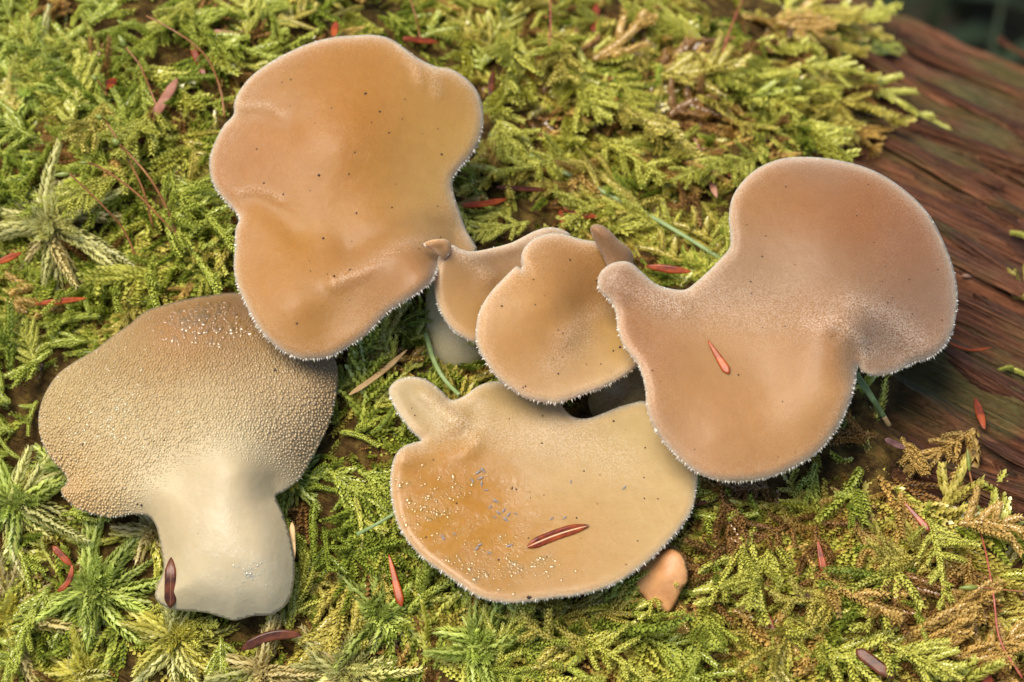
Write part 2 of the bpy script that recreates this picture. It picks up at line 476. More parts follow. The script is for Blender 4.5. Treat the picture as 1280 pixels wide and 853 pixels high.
# ------------------------------------------------------------------ jelly fungi
class Lobe:
    """a sheet of flesh: outline in photo pixels, its own depth surface, real thickness and rounded margin"""
    def __init__(self, outline, ctrl, top=16, bot=14, edge=26, ridges=(), step=3.0, tint=None, pruina=0.55, wet=None, rim=14, pale=1.0):
        self.pale = pale
        self.out = smooth_closed(outline, step)
        self.f = tps(ctrl, 0.01)
        self.top, self.bot, self.edge, self.ridges, self.step = top, bot, edge, ridges, step
        self.tint = idw(tint); self.pru, self.wetf, self.rim = pruina, wet, rim
        self.area = 0.5 * np.sum(self.out[:, 0] * np.roll(self.out[:, 1], -1) - np.roll(self.out[:, 0], -1) * self.out[:, 1])
    def dist(self, u, v):
        d = seg_dist(u, v, self.out)
        return np.where(inside(np.ravel(u), np.ravel(v), self.out), d, 0)
    def mid(self, u, v):
        e = self.f(u, v)[:, 0]
        for amp, sig, line in self.ridges:
            q = smooth_open(line, 24); d = seg_dist(u, v, q, closed=False)
            e = e - amp * np.exp(-(d / (sig * 1.45)) ** 2)
        return e + 2.2 * (fbm(np.ravel(u) / 60, np.ravel(v) / 60, 5, 2) - 0.4)
    def prof(self, d):
        x = np.clip(d / self.edge, 0, 1)
        return np.maximum(0, 1 - (1 - x) ** 2)
    def e_top(self, u, v):
        return self.mid(u, v) - self.top * self.prof(self.dist(u, v))
    def mesh(self, name):
        lo, hi = self.out.min(0), self.out.max(0)
        st = self.step
        gx, gy = np.meshgrid(np.arange(lo[0], hi[0], st), np.arange(lo[1], hi[1], st * 0.866))
        gx = gx + (np.arange(gx.shape[0]) % 2)[:, None] * st * 0.5
        gx, gy = gx.ravel(), gy.ravel()
        ok = inside(gx, gy, self.out)
        gx, gy = gx[ok], gy[ok]
        ok = seg_dist(gx, gy, self.out) > st * 0.55
        gx, gy = gx[ok], gy[ok]
        nb = len(self.out)
        pts = np.vstack([self.out, np.stack([gx, gy], 1)])
        res = delaunay_2d_cdt([Vector(p) for p in pts.tolist()], [(i, (i + 1) % nb) for i in range(nb)], [], 1, 1e-6)
        P = np.array([tuple(p) for p in res[0]]); T = np.array([f for f in res[2] if len(f) == 3])
        u, v = P[:, 0], P[:, 1]
        d = seg_dist(u, v, self.out)
        d[d < 1e-3] = 0
        m = self.mid(u, v); pr = self.prof(d)
        top = pix(u, v, m - self.top * pr); bot = pix(u, v, m + self.bot * pr)
        # orientation: top faces must look at the camera
        a = P[T[:, 1]] - P[T[:, 0]]; b = P[T[:, 2]] - P[T[:, 0]]
        cr = a[:, 0] * b[:, 1] - a[:, 1] * b[:, 0]
        T = np.where((cr > 0)[:, None], T[:, ::-1], T)
        isb = d == 0
        n = len(P); bi = np.where(isb, np.arange(n), np.cumsum(~isb) - 1 + n)
        V = np.vstack([top, bot[~isb]])
        F = np.vstack([T, bi[T][:, ::-1]])
        c = np.clip(self.tint(u, v), 0.0, 1)
        thin = (0.72 * np.exp(-d / 4.0) * self.pale)[:, None]  # thin pale flesh, plus a rim glow painted into the margin tint
        c = c * (1 - thin) + np.array([0.60, 0.48, 0.34]) * thin
        pz = self.pru * 0.8 * np.exp(-(d / (self.rim * 0.6)))
        for amp, sig, line in self.ridges:
            if amp > 0:
                dd = seg_dist(u, v, smooth_open(line, 24), closed=False)
                pz = pz + 0.28 * np.exp(-(dd / sig) ** 2)
        pz = pz + 0.14 * np.clip(fbm(u / 90, v / 90, 9, 3) - 0.42, 0, 1) * 2
        pz = np.clip(pz, 0, 1)
        w = np.clip(self.wetf(u, v), 0, 1) if self.wetf else np.zeros(n)
        app = lambda x: np.concatenate([x, x[~isb]])
        return V, F, {'tint': app(c), 'pruina': app(pz), 'wet': app(w)}
    def fringe(self, col, length=6.0, spacing=2.3, down=0.5, under=True, skip=None):
        """soft spines: a double row round the margin and, below it, the whole underside"""
        out = smooth_closed(self.out[::4], spacing)
        t = np.roll(out, -1, 0) - np.roll(out, 1, 0); t /= np.linalg.norm(t, axis=1)[:, None]
        nrm = np.stack([t[:, 1], -t[:, 0]], 1) * (1 if self.area > 0 else -1)
        pos, dirs, ln, rad = [], [], [], []
        for row, (inn, dep) in enumerate(((3.2, -2.2), (2.2, 0.4), (4.0, 4.0))):
            u = out[:, 0] - nrm[:, 0] * inn + RNG.normal(0, 0.6, len(out)); v = out[:, 1] - nrm[:, 1] * inn + RNG.normal(0, 0.6, len(out))
            e = self.mid(u, v) + dep * 0.7
            out_k = 0.95 - 0.12 * row
            D = RT * nrm[:, :1] * out_k - UP * (nrm[:, 1:2] * out_k) + FW * (0.18 + 0.22 * row) + UP * (-0.15)
            D += RNG.normal(0, 0.13, D.shape)
            L = length * 0.86 * (0.36 + 0.64 * np.clip(nrm[:, 1] + 0.35, 0, 1)) * RNG.uniform(0.35, 1.3, len(u))
            ok = np.ones(len(u), bool)
            if skip is not None: ok &= ~skip(u, v)
            pos.append(pix(u, v, e)[ok]); dirs.append(D[ok]); ln.append(L[ok]); rad.append(np.full(ok.sum(), 1.15))
        if under:
            lo, hi = self.out.min(0), self.out.max(0)
            gx, gy = np.meshgrid(np.arange(lo[0], hi[0], 8), np.arange(lo[1], hi[1], 8))
            gx = gx.ravel() + RNG.uniform(-3, 3, gx.size); gy = gy.ravel() + RNG.uniform(-3, 3, gy.size)
            d = self.dist(gx, gy); ok = d > 7
            gx, gy, d = gx[ok], gy[ok], d[ok]
            pos.append(pix(gx, gy, self.mid(gx, gy) + self.bot * self.prof(d) - 1))
            dirs.append(FW * 1.0 - UP * 0.35 + RNG.normal(0, 0.12, (len(gx), 3)))
            ln.append(RNG.uniform(6, 10, len(gx))); rad.append(np.full(len(gx), 2.4))
        return spines(np.concatenate(pos), np.concatenate(dirs), np.concatenate(ln) * S, np.concatenate(rad) * S, col)
def spines(P, D, L, R, col, sides=4, blunt=0.0):
    D = D / np.linalg.norm(D, axis=1)[:, None]
    A = np.cross(D, np.array([0.31, 0.52, 0.79])); A /= np.linalg.norm(A, axis=1)[:, None]
    B = np.cross(D, A)
    n = len(P); th = np.linspace(0, 2 * np.pi, sides, endpoint=False)
    ring = np.cos(th)[None, :, None] * A[:, None] + np.sin(th)[None, :, None] * B[:, None]
    r0 = P[:, None] - D[:, None] * (R * 0.6)[:, None, None] + ring * R[:, None, None]
    r1 = P[:, None] + D[:, None] * (L * 0.55)[:, None, None] + ring * (R * (0.55 + 0.3 * blunt))[:, None, None]
    tip = (P + D * L[:, None])[:, None]
    V = np.concatenate([r0, r1, tip], 1).reshape(-1, 3)
    m = 2 * sides + 1; F = []
    for j in range(sides):
        k = (j + 1) % sides
        F += [(j, k, sides + k), (j, sides + k, sides + j), (sides + j, sides + k, 2 * sides)]
    F = (np.array(F)[None] + (np.arange(n) * m)[:, None, None]).reshape(-1, 3)
    C = np.asarray(col, float)
    C = (np.broadcast_to(C, (n, 3)) * RNG.uniform(0.9, 1.08, (n, 1)))
    C = np.repeat(C, m, 0)
    return V, F, {'tint': C}

def crop(ox, oy, sc, pts):
    return [(ox + x / sc, oy + y / sc) for x, y in pts]
FUNGI_COVER = []
def fungus(name, label, base_px, lobes, stems=(), teeth_col=(0.74, 0.62, 0.47)):
    P, n, e, _ = hit(*[np.array([x], float) for x in base_px])
    root = link(name, None); root.location = P[0]
    root.empty_display_size = 0.005
    tag(root, label, 'fungus', 'jelly tooth fungi on the mossy log')
    for pname, lb, fr in lobes:
        V, F, A = lb.mesh(pname)
        o = link(pname, mesh_from(pname, V - P[0], F, A), FLESH, root)
        if fr:
            V, F, A = lb.fringe(teeth_col, **fr)
            t = link('teeth', mesh_from('teeth', V - P[0], F, A), TEETH, o)
            tag(t, kind='stuff')
        FUNGI_COVER.append(lb.out)
    for pts, rad, tint in stems:
        pts = np.array(pts, float)
        Q = smooth_open(np.column_stack([pts, rad]), 26)
        C = pix(Q[:, 0], Q[:, 1], Q[:, 2])
        V, F = tube(C, Q[:, 3] * S, 24, 0.85)
        # uneven flanks
        rr = V - np.vstack([np.repeat(C, 24, 0), C[0], C[-1]])
        V = V + rr * (fbm(V[:, 0] / 0.006, (V[:, 1] + V[:, 2]) / 0.006, 91, 2) - 0.4)[:, None] * 0.3
        tc = np.clip(idw(tint)(*project(V)), 0, 1)
        link('stem', mesh_from('stem', V - P[0], F, {'tint': tc, 'pruina': np.full(len(V), 0.25), 'wet': np.full(len(V), 0.15)}), FLESH, root)
    return root, P[0]

def ge(u, v):
    return float(hit([u], [v])[2][0])
AL = 0.51
def T(r, g, b, sat=1.0):
    c = lin(r, g, b) ** 1.10
    l = c @ np.array([0.3, 0.6, 0.1])
    return np.clip(l + (c - l) * sat, 0.01, 1) * AL * np.array([0.99, 1.00, 0.86])
def TS(r, g, b): return T(r, g, b, 1.26) * 0.87
def TD(r, g, b): return T(r, g, b, 1.06) * 0.93
def TM(r, g, b): return T(r, g, b, 1.12) * 0.92

# --- the large fan on the upper left
A_out = crop(240, 20, 1.9385, [(400, 47), (440, 46), (480, 55), (515, 78), (550, 103), (590, 122), (630, 130), (665, 152), (690, 180), (703, 215),
    (706, 260), (698, 300), (680, 335), (650, 370), (632, 400), (636, 435), (648, 472), (665, 520), (690, 565), (668, 592), (612, 590), (596, 614), (585, 640),
    (555, 668), (520, 690), (480, 715), (450, 745), (420, 775), (380, 802), (340, 825), (300, 833), (260, 831), (220, 814), (180, 780),
    (150, 740), (125, 690), (108, 650), (101, 610), (103, 570), (105, 520), (113, 490), (95, 465), (70, 437), (50, 405), (42, 370), (45, 335),
    (58, 300), (77, 265), (100, 240), (101, 215), (110, 190), (135, 155), (170, 125), (220, 95), (280, 68), (340, 52)])
A = Lobe(A_out, [(430, 45, 18), (300, 130, -10), (270, 200, -20), (300, 265, -52), (300, 350, -85), (400, 445, -118), (470, 405, -120), (535, 340, -128),
    (430, 180, -52), (430, 300, -80), (520, 90, 6), (595, 140, 20), (560, 220, -20), (585, 290, -30), (500, 250, -52), (370, 380, -118), (520, 320, -116), (560, 320, -60)],
    top=9, bot=9, edge=13,
    ridges=[(1.5, 6, [(296, 132), (330, 131), (352, 142)]), (-3, 14, [(300, 150), (335, 148), (360, 160)]), (1.5, 6, [(297, 240), (325, 238), (350, 249)]), (-6, 14, [(298, 256), (325, 254), (350, 268), (372, 290)]),
            (7, 9, [(418, 352), (455, 335), (490, 312), (520, 301), (548, 305)]), (-8, 13, [(440, 315), (490, 295), (530, 286), (565, 290)]),
            (3, 6, [(500, 55), (518, 78), (526, 100)]), (2, 7, [(542, 85), (545, 115)]), (-6, 20, [(410, 400), (450, 375), (495, 350)])],
    tint=[(430, 150, TS(197, 142, 86)), (330, 180, TS(194, 140, 88)), (300, 120, TS(192, 148, 105)), (340, 90, TS(193, 146, 98)), (440, 80, TS(196, 147, 94)),
          (560, 120, TS(204, 162, 112)), (580, 170, TS(212, 176, 124)), (540, 240, TS(206, 170, 120)), (560, 280, TS(196, 164, 124)), (430, 250, TS(200, 148, 92)),
          (360, 300, TS(200, 150, 95)), (340, 380, TS(202, 154, 104)), (420, 400, TS(200, 156, 110)), (480, 350, TS(188, 144, 106)), (525, 330, TS(182, 138, 104)), (280, 200, TS(190, 140, 96))],
    pruina=0.62)
fungus('jelly_fungus', 'large orange brown fan shaped jelly fungus, biggest cap, overlapping the upturned one', (572, 432),
       [('cap', A, dict(length=6.5))],
       [([(545, 282, 5), (556, 318, 18), (566, 360, 30), (568, 400, ge(568, 400) - 25), (574, 432, ge(574, 432) - 2), (576, 445, ge(576, 445) + 22)],
         [24, 30, 35, 37, 40, 38], [(560, 300, TS(200, 165, 115)), (545, 390, T(226, 204, 156)), (590, 425, T(224, 212, 184))])])

# --- middle: two-lobed cap
B1_out = crop(500, 250, 3.047, [(148, 215), (134, 270), (131, 330), (136, 375), (150, 420), (175, 465), (205, 500), (240, 525), (285, 543), (360, 540), (430, 480), (500, 400),
    (560, 300), (610, 200), (650, 140), (625, 116), (590, 106), (555, 106), (510, 120), (460, 146), (420, 165), (360, 181), (300, 194), (262, 196), (228, 186), (200, 172), (172, 186)])
B1 = Lobe(B1_out, [(545, 330, -100), (560, 400, -108), (595, 428, -110), (660, 400, -70), (575, 320, -88), (620, 315, -66), (680, 288, -50), (640, 350, -70), (600, 370, -92), (590, 310, -85)],
    top=8, bot=8, edge=11, ridges=[(6, 9, [(560, 305), (585, 325), (610, 345)]), (-6, 12, [(600, 322), (640, 322), (660, 300)])],
    tint=[(560, 380, TM(212, 168, 114)), (590, 400, TM(214, 172, 120)), (570, 320, TM(190, 150, 112)), (620, 320, TM(170, 135, 105)), (680, 295, TM(178, 148, 120)), (600, 350, TM(196, 152, 106))], pruina=0.6, rim=9)
knot = Lobe(crop(500, 250, 3.047, [(84, 172), (105, 158), (135, 150), (172, 150), (192, 164), (196, 190), (186, 212), (168, 224), (148, 212), (122, 190), (100, 182)]),
    [(530, 305, -130), (538, 303, -130), (560, 303, -112), (562, 320, -110), (545, 318, -120)], top=6, bot=8, edge=8, step=2.0, pale=0.2,
    ridges=[(-5, 4, [(538, 304), (550, 312), (557, 322)])],
    tint=[(550, 305, TM(206, 160, 118)), (558, 315, TM(206, 160, 114))], pruina=0.4, rim=8)
B2_out = crop(500, 250, 3.047, [(463, 238), (462, 212), (475, 180), (505, 152), (550, 132), (600, 126), (645, 136), (690, 150), (740, 158), (790, 165), (840, 200), (885, 260), (920, 360), (960, 480), (950, 580), (906, 628),
    (870, 660), (820, 690), (760, 720), (700, 741), (650, 760), (600, 774), (560, 772), (510, 765), (470, 750), (430, 725), (390, 695), (355, 660), (325, 615), (300, 570), (288, 530), (290, 480), (300, 430),
    (325, 380), (355, 340), (390, 303), (420, 273), (446, 252), (462, 262)])
B2 = Lobe(B2_out, [(600, 400, -150), (620, 460, -160), (690, 500, -162), (760, 475, -150), (795, 450, -135), (652, 325, -118), (660, 300, -104), (700, 292, -96), (745, 300, -92), (790, 340, -80),
    (690, 380, -140), (760, 390, -96), (740, 350, -98), (650, 430, -154), (740, 440, -128), (690, 330, -118)],
    top=8, bot=9, edge=12, ridges=[(-8, 14, [(735, 390), (765, 380), (790, 372)]), (5, 12, [(705, 420), (735, 395), (755, 385)]), (-4, 4, [(651, 333), (660, 340)]), (1.5, 18, [(690, 455), (735, 425)])],
    tint=[(640, 430, TM(210, 158, 100)), (620, 380, TM(208, 162, 108)), (660, 370, TM(212, 160, 98)), (690, 310, TM(190, 144, 98)), (740, 330, TM(194, 146, 92)), (735, 365, TM(186, 130, 76)), (700, 470, TM(212, 170, 126)),
          (740, 430, TM(212, 176, 134)), (770, 420, TM(206, 168, 104)), (700, 490, TM(226, 190, 150)), (770, 460, TM(224, 192, 148)), (690, 420, TM(208, 158, 108))], pruina=0.75, rim=13,
    wet=lambda u, v: 0.8 * np.exp(-(((u - 766) / 22) ** 2 + ((v - 425) / 38) ** 2)))
flap = Lobe(crop(500, 250, 3.047, [(742, 158), (728, 128), (726, 104), (742, 94), (768, 97), (800, 118), (832, 152), (868, 180), (886, 206), (890, 245), (900, 300), (860, 330), (810, 300), (790, 255), (772, 215), (756, 184)]),
    [(742, 285, -118), (760, 295, -118), (790, 320, -96), (770, 340, -106), (752, 305, -112)], top=9, bot=9, edge=12, step=2.2, pale=0.2,
    tint=[(745, 290, TM(158, 112, 70)), (765, 305, TM(168, 130, 98)), (780, 330, TM(176, 140, 108))], pruina=0.35, rim=6)
fungus('jelly_fungus', 'small two lobed tan jelly fungus with a turned up brown flap, between the bigger caps', (700, 455),
       [('cap_lobe', B1, dict(length=6.0)), ('folded_lip', knot, dict(length=3.0, under=False)), ('cap', B2, dict(length=6.5)), ('turned_flap', flap, dict(length=2.5, under=False))],
       [([(715, 380, -70), (712, 420, -45), (706, 450, ge(706, 450) - 15), (704, 470, ge(704, 470) + 15)], [30, 28, 30, 28],
         [(715, 400, TM(190, 160, 115)), (705, 460, TM(190, 165, 125))])])

# --- right: two broad lobes
C_out = crop(730, 170, 1.896, [(32, 350), (38, 325), (60, 305), (90, 297), (115, 303), (140, 325), (170, 350), (205, 362), (240, 364), (265, 347), (292, 323), (320, 295), (344, 266), (347, 235), (343, 195), (350, 150), (370, 115),
    (400, 85), (435, 65), (480, 52), (540, 50), (600, 57), (660, 72), (712, 95), (762, 130), (802, 167), (830, 205), (852, 250), (870, 295), (882, 340), (886, 390), (880, 440), (868, 480), (845, 510), (815, 530), (780, 540),
    (750, 555), (715, 567), (685, 568), (662, 560), (649, 548), (645, 580), (635, 620), (615, 670), (590, 710), (555, 750), (510, 780), (450, 807), (380, 820), (320, 818), (270, 800), (225, 765), (185, 720), (160, 680),
    (148, 640), (145, 600), (135, 560), (120, 530), (95, 500), (80, 460), (75, 420), (60, 390), (38, 370)])
C = Lobe(C_out, [(750, 345, -150), (775, 330, -148), (810, 470, -196), (850, 560, -205), (930, 600, -206), (1020, 560, -196), (1065, 490, -186), (1060, 420, -172), (960, 480, -178), (880, 450, -166), (840, 380, -134),
    (900, 340, -118), (1000, 370, -132), (915, 260, -92), (930, 215, -70), (1020, 197, -50), (1120, 240, -58), (1190, 350, -88), (1180, 430, -110), (1110, 468, -128), (1084, 440, -142), (1040, 290, -104), (1120, 350, -110), (960, 320, -110), (900, 545, -206)],
    top=9, bot=9, edge=13,
    ridges=[(2, 10, [(1012, 405), (1040, 402), (1058, 410), (1072, 425), (1092, 440)]), (-9, 10, [(1048, 420), (1063, 432), (1072, 450), (1075, 466)]), (4, 6, [(1076, 425), (1080, 450)]),
            (5, 14, [(1065, 375), (1110, 395), (1150, 430)]), (-5, 16, [(1085, 425), (1115, 440), (1140, 455)]), (1.5, 38, [(830, 372), (930, 385), (1040, 395), (1120, 425)]), (4, 10, [(772, 350), (800, 370), (850, 385)]), (-4, 12, [(790, 385), (815, 420)])],
    tint=[(765, 345, TM(170, 134, 112)), (785, 400, TM(196, 142, 98)), (800, 440, TM(194, 140, 98)), (830, 380, TM(190, 150, 114)), (850, 500, TM(206, 158, 112)), (900, 570, TM(208, 160, 116)), (960, 520, TM(206, 156, 106)), (1020, 500, TM(206, 160, 112)),
          (1045, 430, TM(192, 144, 100)), (940, 440, TM(204, 160, 118)), (900, 360, TM(178, 144, 116)), (950, 340, TM(180, 144, 114)), (940, 240, TM(192, 144, 98)), (1000, 250, TS(180, 130, 90)), (1080, 270, TS(172, 120, 82)), (1140, 300, TM(166, 120, 92)),
          (1170, 370, TM(160, 128, 110)), (1110, 420, TM(164, 132, 114)), (1050, 350, TM(176, 140, 114)), (1020, 205, TM(172, 138, 116)), (900, 420, TM(206, 160, 116)), (820, 540, TM(202, 160, 126))], pruina=0.6)
fungus('jelly_fungus', 'broad pinkish brown jelly fungus with two rounded lobes beside the bare wood', (800, 490),
       [('cap', C, dict(length=6.0))],
       [([(900, 400, -85), (850, 420, -40), (805, 445, -12), (782, 470, ge(782, 470) - 22), (776, 500, ge(776, 500) - 2), (774, 520, ge(774, 520) + 26)], [44, 44, 42, 38, 38, 36],
         [(780, 450, TM(176, 150, 104)), (765, 500, TM(176, 150, 108))])])

# --- bottom cap
D_out = crop(460, 440, 2.509, [(65, 130), (72, 105), (95, 86), (130, 78), (170, 82), (205, 100), (235, 126), (262, 150), (300, 139), (340, 110), (375, 96), (410, 92), (470, 100), (540, 118), (590, 145), (610, 172), (628, 193),
    (655, 207), (690, 208), (730, 195), (780, 175), (830, 160), (870, 155), (930, 185), (985, 250), (1020, 330), (1033, 380), (1032, 420), (1025, 470), (1010, 510), (980, 555), (940, 600), (900, 640), (850, 680), (790, 720), (720, 749),
    (650, 765), (580, 773), (500, 784), (440, 787), (380, 780), (330, 760), (280, 725), (225, 686), (170, 645), (125, 595), (95, 545), (78, 490), (70, 430), (72, 370), (85, 325), (110, 297), (148, 283), (166, 278), (150, 262), (130, 240), (108, 212), (84, 175)])
D = Lobe(D_out, [(u, v, e - 24) for u, v, e in [(495, 490, -78), (520, 475, -70), (540, 540, -98), (580, 498, -84), (620, 480, -70), (700, 510, -92), (760, 510, -84), (830, 530, -96), (868, 600, -130), (830, 680, -166), (740, 735, -190), (640, 750, -194), (560, 710, -178),
    (495, 630, -146), (500, 570, -124), (600, 540, -98), (700, 580, -112), (620, 640, -136), (720, 660, -150), (560, 640, -144), (560, 580, -120), (800, 600, -126)]],
    top=7, bot=9, edge=12,
    ridges=[(6, 8, [(530, 492), (560, 515), (582, 535), (592, 550)]), (-9, 9, [(525, 556), (555, 556), (578, 550), (585, 538)]), (7, 9, [(505, 572), (540, 562), (580, 562)]), (-6, 10, [(560, 502), (590, 512)]), (1.5, 30, [(570, 525), (640, 545), (720, 550), (770, 570)])],
    tint=[(500, 490, TD(206, 186, 150)), (535, 530, TD(214, 192, 148)), (620, 490, TD(200, 172, 122)), (590, 530, TD(208, 178, 134)), (690, 530, TD(214, 184, 142)), (780, 540, TD(216, 188, 138)), (850, 590, TD(220, 190, 142)), (820, 650, TD(218, 182, 128)), (700, 600, TD(216, 180, 126)),
          (520, 600, TS(208, 154, 74)), (560, 590, TS(208, 152, 70)), (600, 620, TS(210, 155, 76)), (520, 650, TS(210, 160, 86)), (620, 690, TS(210, 160, 92)), (700, 690, TD(212, 162, 96)), (600, 720, TD(204, 158, 106)), (680, 735, TD(204, 162, 110)), (760, 690, TD(214, 174, 120)), (570, 570, TS(206, 152, 82))],
    pruina=0.7, rim=8,
    wet=lambda u, v: np.clip(1.15 - ((u - 575) / 125) ** 2 - ((v - 655) / 95) ** 2, 0, 1) ** 0.6)
fungus('jelly_fungus', 'honey coloured jelly fungus with a red needle and grey springtails on its cap', (720, 520),
       [('cap', D, dict(length=6.0))],
       [([(690, 575, -62), (695, 580, -50), (700, 588, ge(700, 588) - 5), (704, 600, ge(704, 600) + 25)], [30, 30, 30, 28], [(700, 550, T(205, 180, 130))])])

# --- left: lying on its side, underside towards the viewer
E_out = crop(30, 340, 1.8543, [(490, 48), (440, 53), (380, 62), (320, 78), (280, 92), (246, 120), (210, 145), (165, 180), (115, 210), (80, 236), (55, 270), (38, 310), (33, 350), (40, 390), (60, 430), (92, 466), (100, 488), (85, 505), (95, 526),
    (120, 546), (160, 562), (205, 570), (250, 563), (285, 566), (305, 588), (318, 640), (323, 690), (310, 725), (304, 755), (330, 778), (372, 786), (420, 790), (458, 801), (490, 808), (530, 798), (570, 795), (605, 775), (622, 740), (628, 690), (622, 640),
    (610, 590), (594, 545), (584, 520), (605, 508), (640, 480), (660, 446), (685, 400), (708, 350), (722, 300), (728, 250), (724, 212), (700, 165), (640, 105), (560, 58)])
E_NECK = [(150, 668), (186, 652), (206, 628), (246, 598), (289, 588), (326, 594), (352, 616), (400, 640), (400, 900), (150, 900)]
E = Lobe(E_out, [(60, 520, -70), (100, 450, -45), (190, 385, -10), (290, 366, 6), (400, 430, -40), (420, 480, -60), (385, 570, -84), (80, 615, -105), (140, 645, -122), (180, 645, -130), (200, 520, -100), (270, 450, -66), (330, 520, -102), (300, 590, -140), (130, 550, -96), (230, 600, -130), (250, 395, -28),
    (205, 700, -134), (200, 750, -136), (290, 772, -140), (355, 760, -138), (367, 710, -136), (352, 625, -116), (345, 600, -104), (280, 690, -160), (285, 640, -152), (320, 700, -158), (240, 720, -152)],
    top=20, bot=20, edge=44, step=3.0,
    tint=[(290, 375, T(132, 94, 54)), (230, 385, T(159, 119, 69)), (270, 400, T(163, 115, 64)), (350, 410, T(163, 129, 85)), (190, 395, T(163, 129, 75)), (140, 430, T(190, 159, 108)), (200, 440, T(197, 163, 108)), (250, 430, T(188, 148, 98)), (80, 500, T(205, 176, 127)),
          (150, 520, T(218, 192, 148)), (250, 500, T(220, 195, 153)), (350, 490, T(205, 176, 138)), (400, 480, T(184, 153, 119)), (370, 560, T(190, 163, 132)), (200, 600, T(228, 205, 167)), (110, 610, T(220, 192, 146)), (90, 625, T(209, 159, 100)), (300, 560, T(230, 209, 174)), (215, 415, T(205, 134, 79)),
          (260, 620, T(224, 203, 172)), (300, 650, T(232, 213, 186)), (345, 720, T(233, 216, 190)), (225, 720, T(228, 208, 174)), (290, 765, T(233, 216, 190)), (345, 640, T(228, 206, 176))],
    pruina=0.08, pale=0.3, wet=lambda u, v: np.clip(1.3 - (v - 350) / 95, 0.12, 1) + np.clip((v - 600) / 120, 0, 0.6))
E_st = E
def submesh(V, F, A_, keep):
    F = F[keep]; used, inv_ = np.unique(F, return_inverse=True)
    return V[used], inv_.reshape(F.shape), {k: v[used] for k, v in A_.items()}
ehit = hit([300.0], [770.0]); ebase = ehit[0][0]
eroot = link('jelly_fungus', None, loc=ebase)
tag(eroot, 'beige jelly fungus lying on its side, toothed underside and pale stem showing', 'fungus', 'jelly tooth fungi on the mossy log')
V, F, At = E.mesh('cap')
fu, fv = project(V[F].mean(1)); is_stem = inside(fu, fv, E_NECK)
v_, f_, a_ = submesh(V, F, At, ~is_stem); cap_e = link('cap', mesh_from('cap', v_ - ebase, f_, a_), FLESH_PALE, eroot)
v_, f_, a_ = submesh(V, F, At, is_stem); link('stem', mesh_from('stem', v_ - ebase, f_, a_), FLESH_PALE, eroot)
v_, f_, a_ = E.fringe((0.66, 0.54, 0.38), length=5.0, spacing=4.0, under=False, skip=lambda u, v: inside(u, v, E_NECK) | (v < 430) | ((u > 184) & (v > 600)))
tag(link('teeth', mesh_from('teeth', v_ - ebase, f_, a_), TEETH, cap_e), kind='stuff')
FUNGI_COVER.append(E.out)
def e_teeth():
    gx, gy = np.meshgrid(np.arange(40, 440, 3.9), np.arange(360, 690, 3.5))
    gx = (gx + (np.arange(gx.shape[0]) % 2)[:, None] * 2.1).ravel(); gy = gy.ravel()
    gx = gx + RNG.normal(0, 0.8, gx.size); gy = gy + RNG.normal(0, 0.8, gy.size)
    d = E.dist(gx, gy)
    et = E.e_top(gx, gy)
    under = inside(gx, gy, E_NECK)
    ok = (d > 2) & ~under & (gy > 388 + RNG.normal(0, 7, gx.size))
    gx, gy, et, d = gx[ok], gy[ok], et[ok], d[ok]
    fade = seg_dist(gx, gy, smooth_open([(186, 652), (206, 628), (246, 598), (289, 588), (326, 594), (352, 616)], 20), closed=False)
    gr = np.clip((gy - 385) / 70, 0.3, 1) * np.clip(fade / 55, 0.08, 1)
    D_ = -FW * 0.85 - UP * 0.55 + RT * ((gx - 240) / 500)[:, None] + RNG.normal(0, 0.10, (len(gx), 3))
    c = np.clip(E.tint(gx, gy) * 1.10, 0, 1)
    return spines(pix(gx, gy, et + 0.8), D_, RNG.uniform(2.4, 4.6, len(gx)) * gr * S, RNG.uniform(1.8, 2.6, len(gx)) * (0.6 + 0.4 * gr) * S, c, 5, 0.75)
V, F, At = e_teeth()
tag(link('underside_teeth', mesh_from('underside_teeth', V - ebase, F, At), TEETH_WET, cap_e), kind='stuff')

def top_e(lobes, u, v):
    return np.min([np.where(l.dist(u, v) > 0, l.e_top(u, v), 1e9) for l in lobes], 0)

